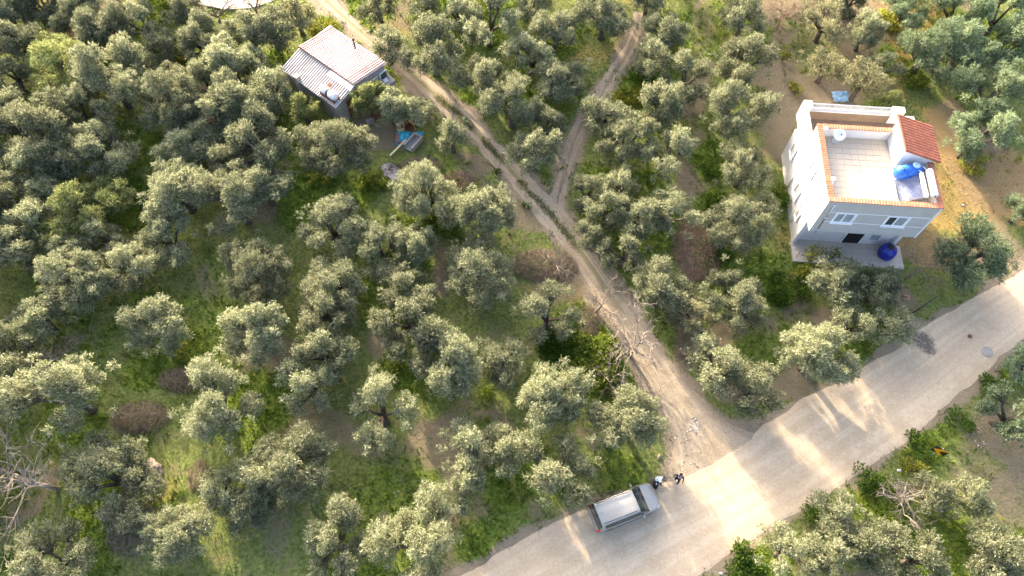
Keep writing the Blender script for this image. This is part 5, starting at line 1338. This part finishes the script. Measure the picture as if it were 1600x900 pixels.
# ------------------------------------------------------------------ two people
M['skin'] = mat('skin', (0.42, 0.26, 0.18), 0.6, var=0.06)
M['mint'] = mat('mint_white_cloth', (0.62, 0.70, 0.66), 0.9, var=0.08, scale=12)
M['blackcloth'] = mat('black_cloth', (0.014, 0.012, 0.014), 0.9, var=0.2, scale=14)
M['darktrouser'] = mat('charcoal_cloth', (0.05, 0.045, 0.045), 0.9, var=0.2, scale=14)
M['hair'] = mat('dark_hair', (0.022, 0.014, 0.011), 0.7, var=0.3, scale=20)
M['greyhair'] = mat('brown_grey_hair', (0.10, 0.075, 0.062), 0.8, var=0.3, scale=20)
M['shoe'] = mat('pale_shoe', (0.45, 0.40, 0.38), 0.8)
M['blackshoe'] = mat('black_shoe', (0.02, 0.02, 0.02), 0.7)
M['scarf'] = mat('pale_scarf', (0.5, 0.47, 0.5), 0.9)
def person(px, py, rz, J, zones, hairm, label, hair_pts):
    """J: joint -> (xyz, radius); skinned along the bones into one body, coloured by the nearest bone"""
    bones = [('pelvis','belly'),('belly','chest'),('chest','neck'),('neck','head'),('head','crown'),('head','nose')]
    for s in 'lr': bones += [('chest','sho_'+s),('sho_'+s,'elb_'+s),('elb_'+s,'wri_'+s),('wri_'+s,'palm_'+s),('pelvis','hip_'+s),('hip_'+s,'kne_'+s),('kne_'+s,'ank_'+s),('ank_'+s,'toe_'+s)]
    names = list(J); me = bpy.data.meshes.new('body'); me.from_pydata([J[n][0] for n in names], [(names.index(a), names.index(b)) for a, b in bones], [])
    o = bpy.data.objects.new('tmp', me); COL.objects.link(o)
    bm = bmesh.new(); bm.from_mesh(me); lay = bm.verts.layers.skin.verify(); bm.verts.ensure_lookup_table()
    for n, v in zip(names, bm.verts): r = J[n][1]; v[lay].radius = r if isinstance(r, tuple) else (r, r); v[lay].use_root = (n == 'pelvis')
    bm.to_mesh(me); bm.free()
    o.modifiers.new('skin', 'SKIN').use_smooth_shade = True
    sb = o.modifiers.new('sub', 'SUBSURF'); sb.levels = 2; sb.render_levels = 2
    dg = bpy.context.evaluated_depsgraph_get(); nm = bpy.data.meshes.new_from_object(o.evaluated_get(dg)); bpy.data.objects.remove(o)
    # fingers, rooted in the palm
    bm = bmesh.new(); bm.from_mesh(nm); fm = MB()
    for s in 'lr':
        p, w = Vector(J['palm_'+s][0]), Vector(J['wri_'+s][0]); d = (p-w).normalized(); sd = d.cross(Vector((0, 0, 1)))
        if sd.length < 0.1: sd = Vector((1, 0, 0))
        sd.normalize(); cu = sd.cross(d)
        for k, l in enumerate((0.070, 0.080, 0.074, 0.060)):
            b = p + sd*(k-1.5)*0.019; fm.tube([tuple(b-d*0.02), tuple(b+d*l*0.5), tuple(b+d*l*0.85+cu*0.02)], [0.009, 0.009, 0.007], 6)
        b = p - sd*0.035 - d*0.04; fm.tube([tuple(b+sd*0.015), tuple(b-sd*0.02+d*0.025), tuple(b-sd*0.02+d*0.055)], [0.011, 0.010, 0.008], 6)
    fme = bpy.data.meshes.new('f'); fme.from_pydata(fm.v, [], fm.f); bm.from_mesh(fme); bm.to_mesh(nm); bm.free(); bpy.data.meshes.remove(fme)
    mats = sorted(set(zones.values())); nm.materials.clear()
    for m in mats: nm.materials.append(M[m])
    segs = [(Vector(J[a][0]), Vector(J[b][0]), a, b) for a, b in bones]
    for f in nm.polygons:
        c = f.center; best = None
        for a, b, na, nb in segs:
            ab = b-a; t = max(0, min(1, (c-a).dot(ab)/max(ab.length_squared, 1e-9))); d = (c-a-ab*t).length
            if best is None or d < best[0]: best = (d, na, nb)
        k = (best[1].split('_')[0], best[2].split('_')[0]); f.material_index = mats.index(zones.get(k, zones['*'])); f.use_smooth = True
    g = P(px, py, 0); e = empty('person', (g.x, g.y, 0.03), rz); tag(e, label, 'person')
    link(bpy.data.objects.new('body', nm), e)
    hd = Vector(J['head'][0]); cr = Vector(J['crown'][0]); up = (cr-hd).normalized(); nose = (Vector(J['nose'][0])-hd).normalized(); rt = nose.cross(up).normalized()
    # hair: a cap over the back and top of the head
    bm = bmesh.new(); bmesh.ops.create_icosphere(bm, subdivisions=3, radius=1.0); c = (hd+cr)/2 + up*0.005 - nose*0.018
    dele = []
    for v in bm.verts:
        d = v.co.copy()
        if d.y < -0.35 and d.z < 0.45 or d.z < -0.75: dele.append(v)
        ln = hair_pts if d.z < -0.1 and d.y > 0 else 0
        v.co = c + rt*d.x*0.088 + (-nose)*(d.y*0.104) + up*(d.z*0.125 - ln*max(0, -d.z))
    bmesh.ops.delete(bm, geom=dele, context='VERTS'); hme = bpy.data.meshes.new('hair'); bm.to_mesh(hme); bm.free(); hme.materials.append(M[hairm])
    for p in hme.polygons: p.use_smooth = True
    ho = link(bpy.data.objects.new('hair', hme), e); ho.modifiers.new('t', 'SOLIDIFY').thickness = 0.012
    for s in (-1, 1):
        MB().lathe([(0.002, -0.011), (0.009, -0.006), (0.011, 0), (0.009, 0.006), (0.002, 0.011)], 8, 'z', tuple(hd + rt*s*0.032 + nose*0.083 + up*0.03)).build('eye', M['blackcloth'], e)
        MB().tube([tuple(hd + rt*s*0.078 + up*0.045), tuple(hd + rt*s*0.092 + up*0.01), tuple(hd + rt*s*0.08 - up*0.03)], 0.014, 6).build('ear', M['skin'], e)
    MB().tube([tuple(hd - rt*0.025 + nose*0.088 - up*0.045), tuple(hd + rt*0.025 + nose*0.088 - up*0.045)], 0.006, 5).build('mouth', M['redboard'], e)
    return e
def joints(lean, stride, arm_l, arm_r, look=0.0, hgt=1.0):
    """facing -y; lean = forward bend of the trunk (rad)"""
    c, s = math.cos(lean), math.sin(lean); hz_ = 0.90
    def up(h, f=0.0, x=0.0): return (x, -(h*s) - f*c, hz_ + h*c - f*s)
    J = {'pelvis': ((0, 0, hz_), (0.15, 0.12)), 'belly': (up(0.18), (0.145, 0.11)), 'chest': (up(0.40), (0.165, 0.12)), 'neck': (up(0.56), 0.055)}
    J['head'] = (up(0.66, 0.015), (0.078, 0.09)); J['crown'] = (up(0.79, 0.0), (0.07, 0.08)); J['nose'] = (up(0.655, 0.105), 0.014)
    for k, sx in (('l', 1), ('r', -1)):
        a = arm_l if sx > 0 else arm_r; sh_ = Vector(up(0.48, 0, sx*0.19)); el = sh_ + Vector((sx*a[0]*0.29, -a[1]*0.29, -a[2]*0.29)); wr_ = el + Vector((sx*a[3]*0.26, -a[4]*0.26, -a[5]*0.26)); pa = wr_ + (wr_-el).normalized()*0.09
        J['sho_'+k] = (tuple(sh_), 0.062); J['elb_'+k] = (tuple(el), 0.044); J['wri_'+k] = (tuple(wr_), 0.028); J['palm_'+k] = (tuple(pa), (0.038, 0.018))
        f = stride*sx; J['hip_'+k] = ((sx*0.10, -0.0, hz_-0.06), 0.098); J['kne_'+k] = ((sx*0.11, -0.10-f*0.45, 0.49), 0.062); J['ank_'+k] = ((sx*0.11, 0.02-f, 0.09+abs(min(f, 0))*0.25), 0.042); J['toe_'+k] = ((sx*0.12, -0.16-f, 0.035+abs(min(f, 0))*0.1), 0.035)
    if hgt != 1.0: J = {k: ((v[0][0]*hgt, v[0][1]*hgt, v[0][2]*hgt), v[1]) for k, v in J.items()}
    return J
base = {'*': 'skin', ('neck','head'): 'skin', ('head','crown'): 'skin', ('head','nose'): 'skin', ('wri','palm'): 'skin'}
z2 = dict(base); 
for k in (('pelvis','belly'),('belly','chest'),('chest','neck'),('chest','sho'),('sho','elb'),('elb','wri'),('pelvis','hip'),('hip','kne'),('kne','ank')): z2[k] = 'blackcloth'
z2[('ank','toe')] = 'shoe'
J2 = joints(-0.04, 0.20, (0.35, 0.1, 0.93, 0.1, 0.6, 0.8), (0.35, -0.15, 0.93, 0.1, 0.25, 0.95), hgt=0.98)
pB = person(1055.5, 752, R_(-20), J2, z2, 'hair', 'person in black walking at the edge of the road', 0.10)
MB().tube([(-0.10, -0.05, 1.36), (-0.05, -0.10, 1.33), (0.05, -0.10, 1.33), (0.10, -0.05, 1.36), (0.11, 0.04, 1.41), (0, 0.10, 1.43), (-0.11, 0.04, 1.41), (-0.10, -0.05, 1.36)], 0.03, 6).build('scarf', M['scarf'], pB, smooth=True)
z1 = dict(base)
for k in (('pelvis','belly'),('belly','chest'),('chest','neck'),('chest','sho')): z1[k] = 'mint'
for k in (('sho','elb'),): z1[k] = 'blackcloth'
for k in (('pelvis','hip'),('hip','kne'),('kne','ank')): z1[k] = 'darktrouser'
z1[('ank','toe')] = 'shoe'
J1 = joints(0.62, 0.17, (0.25, 0.55, 0.8, 0.05, 0.5, 0.85), (0.3, 0.5, 0.8, 0.0, 0.6, 0.8))
pA = person(1021, 753, R_(62), J1, z1, 'greyhair', 'person in a pale mint top bending forward beside the car bonnet', 0.03)
# black bag on the ground by the car
b = P(1024.5, 757, 0.15); bg_ = empty('black_bag', (b.x, b.y, 0.035), R_(70)); tag(bg_, 'black bag standing on the ground beside the car bonnet', 'bag')
MB().lathe([(0.10, -0.27), (0.155, -0.22), (0.17, 0.0), (0.155, 0.22), (0.10, 0.27)], 14, 'x', (0, 0, 0.16)).build('body', M['blackcloth'], bg_, smooth=True)
MB().tube([(-0.14, 0.05, 0.30), (-0.08, 0.06, 0.43), (0.08, 0.06, 0.43), (0.14, 0.05, 0.30)], 0.013, 6).build('handle', M['blackcloth'], bg_, smooth=True); box('tag', -0.06, 0.05, -0.05, 0.04, 0.328, 0.34, M['whitemetal'], bg_)
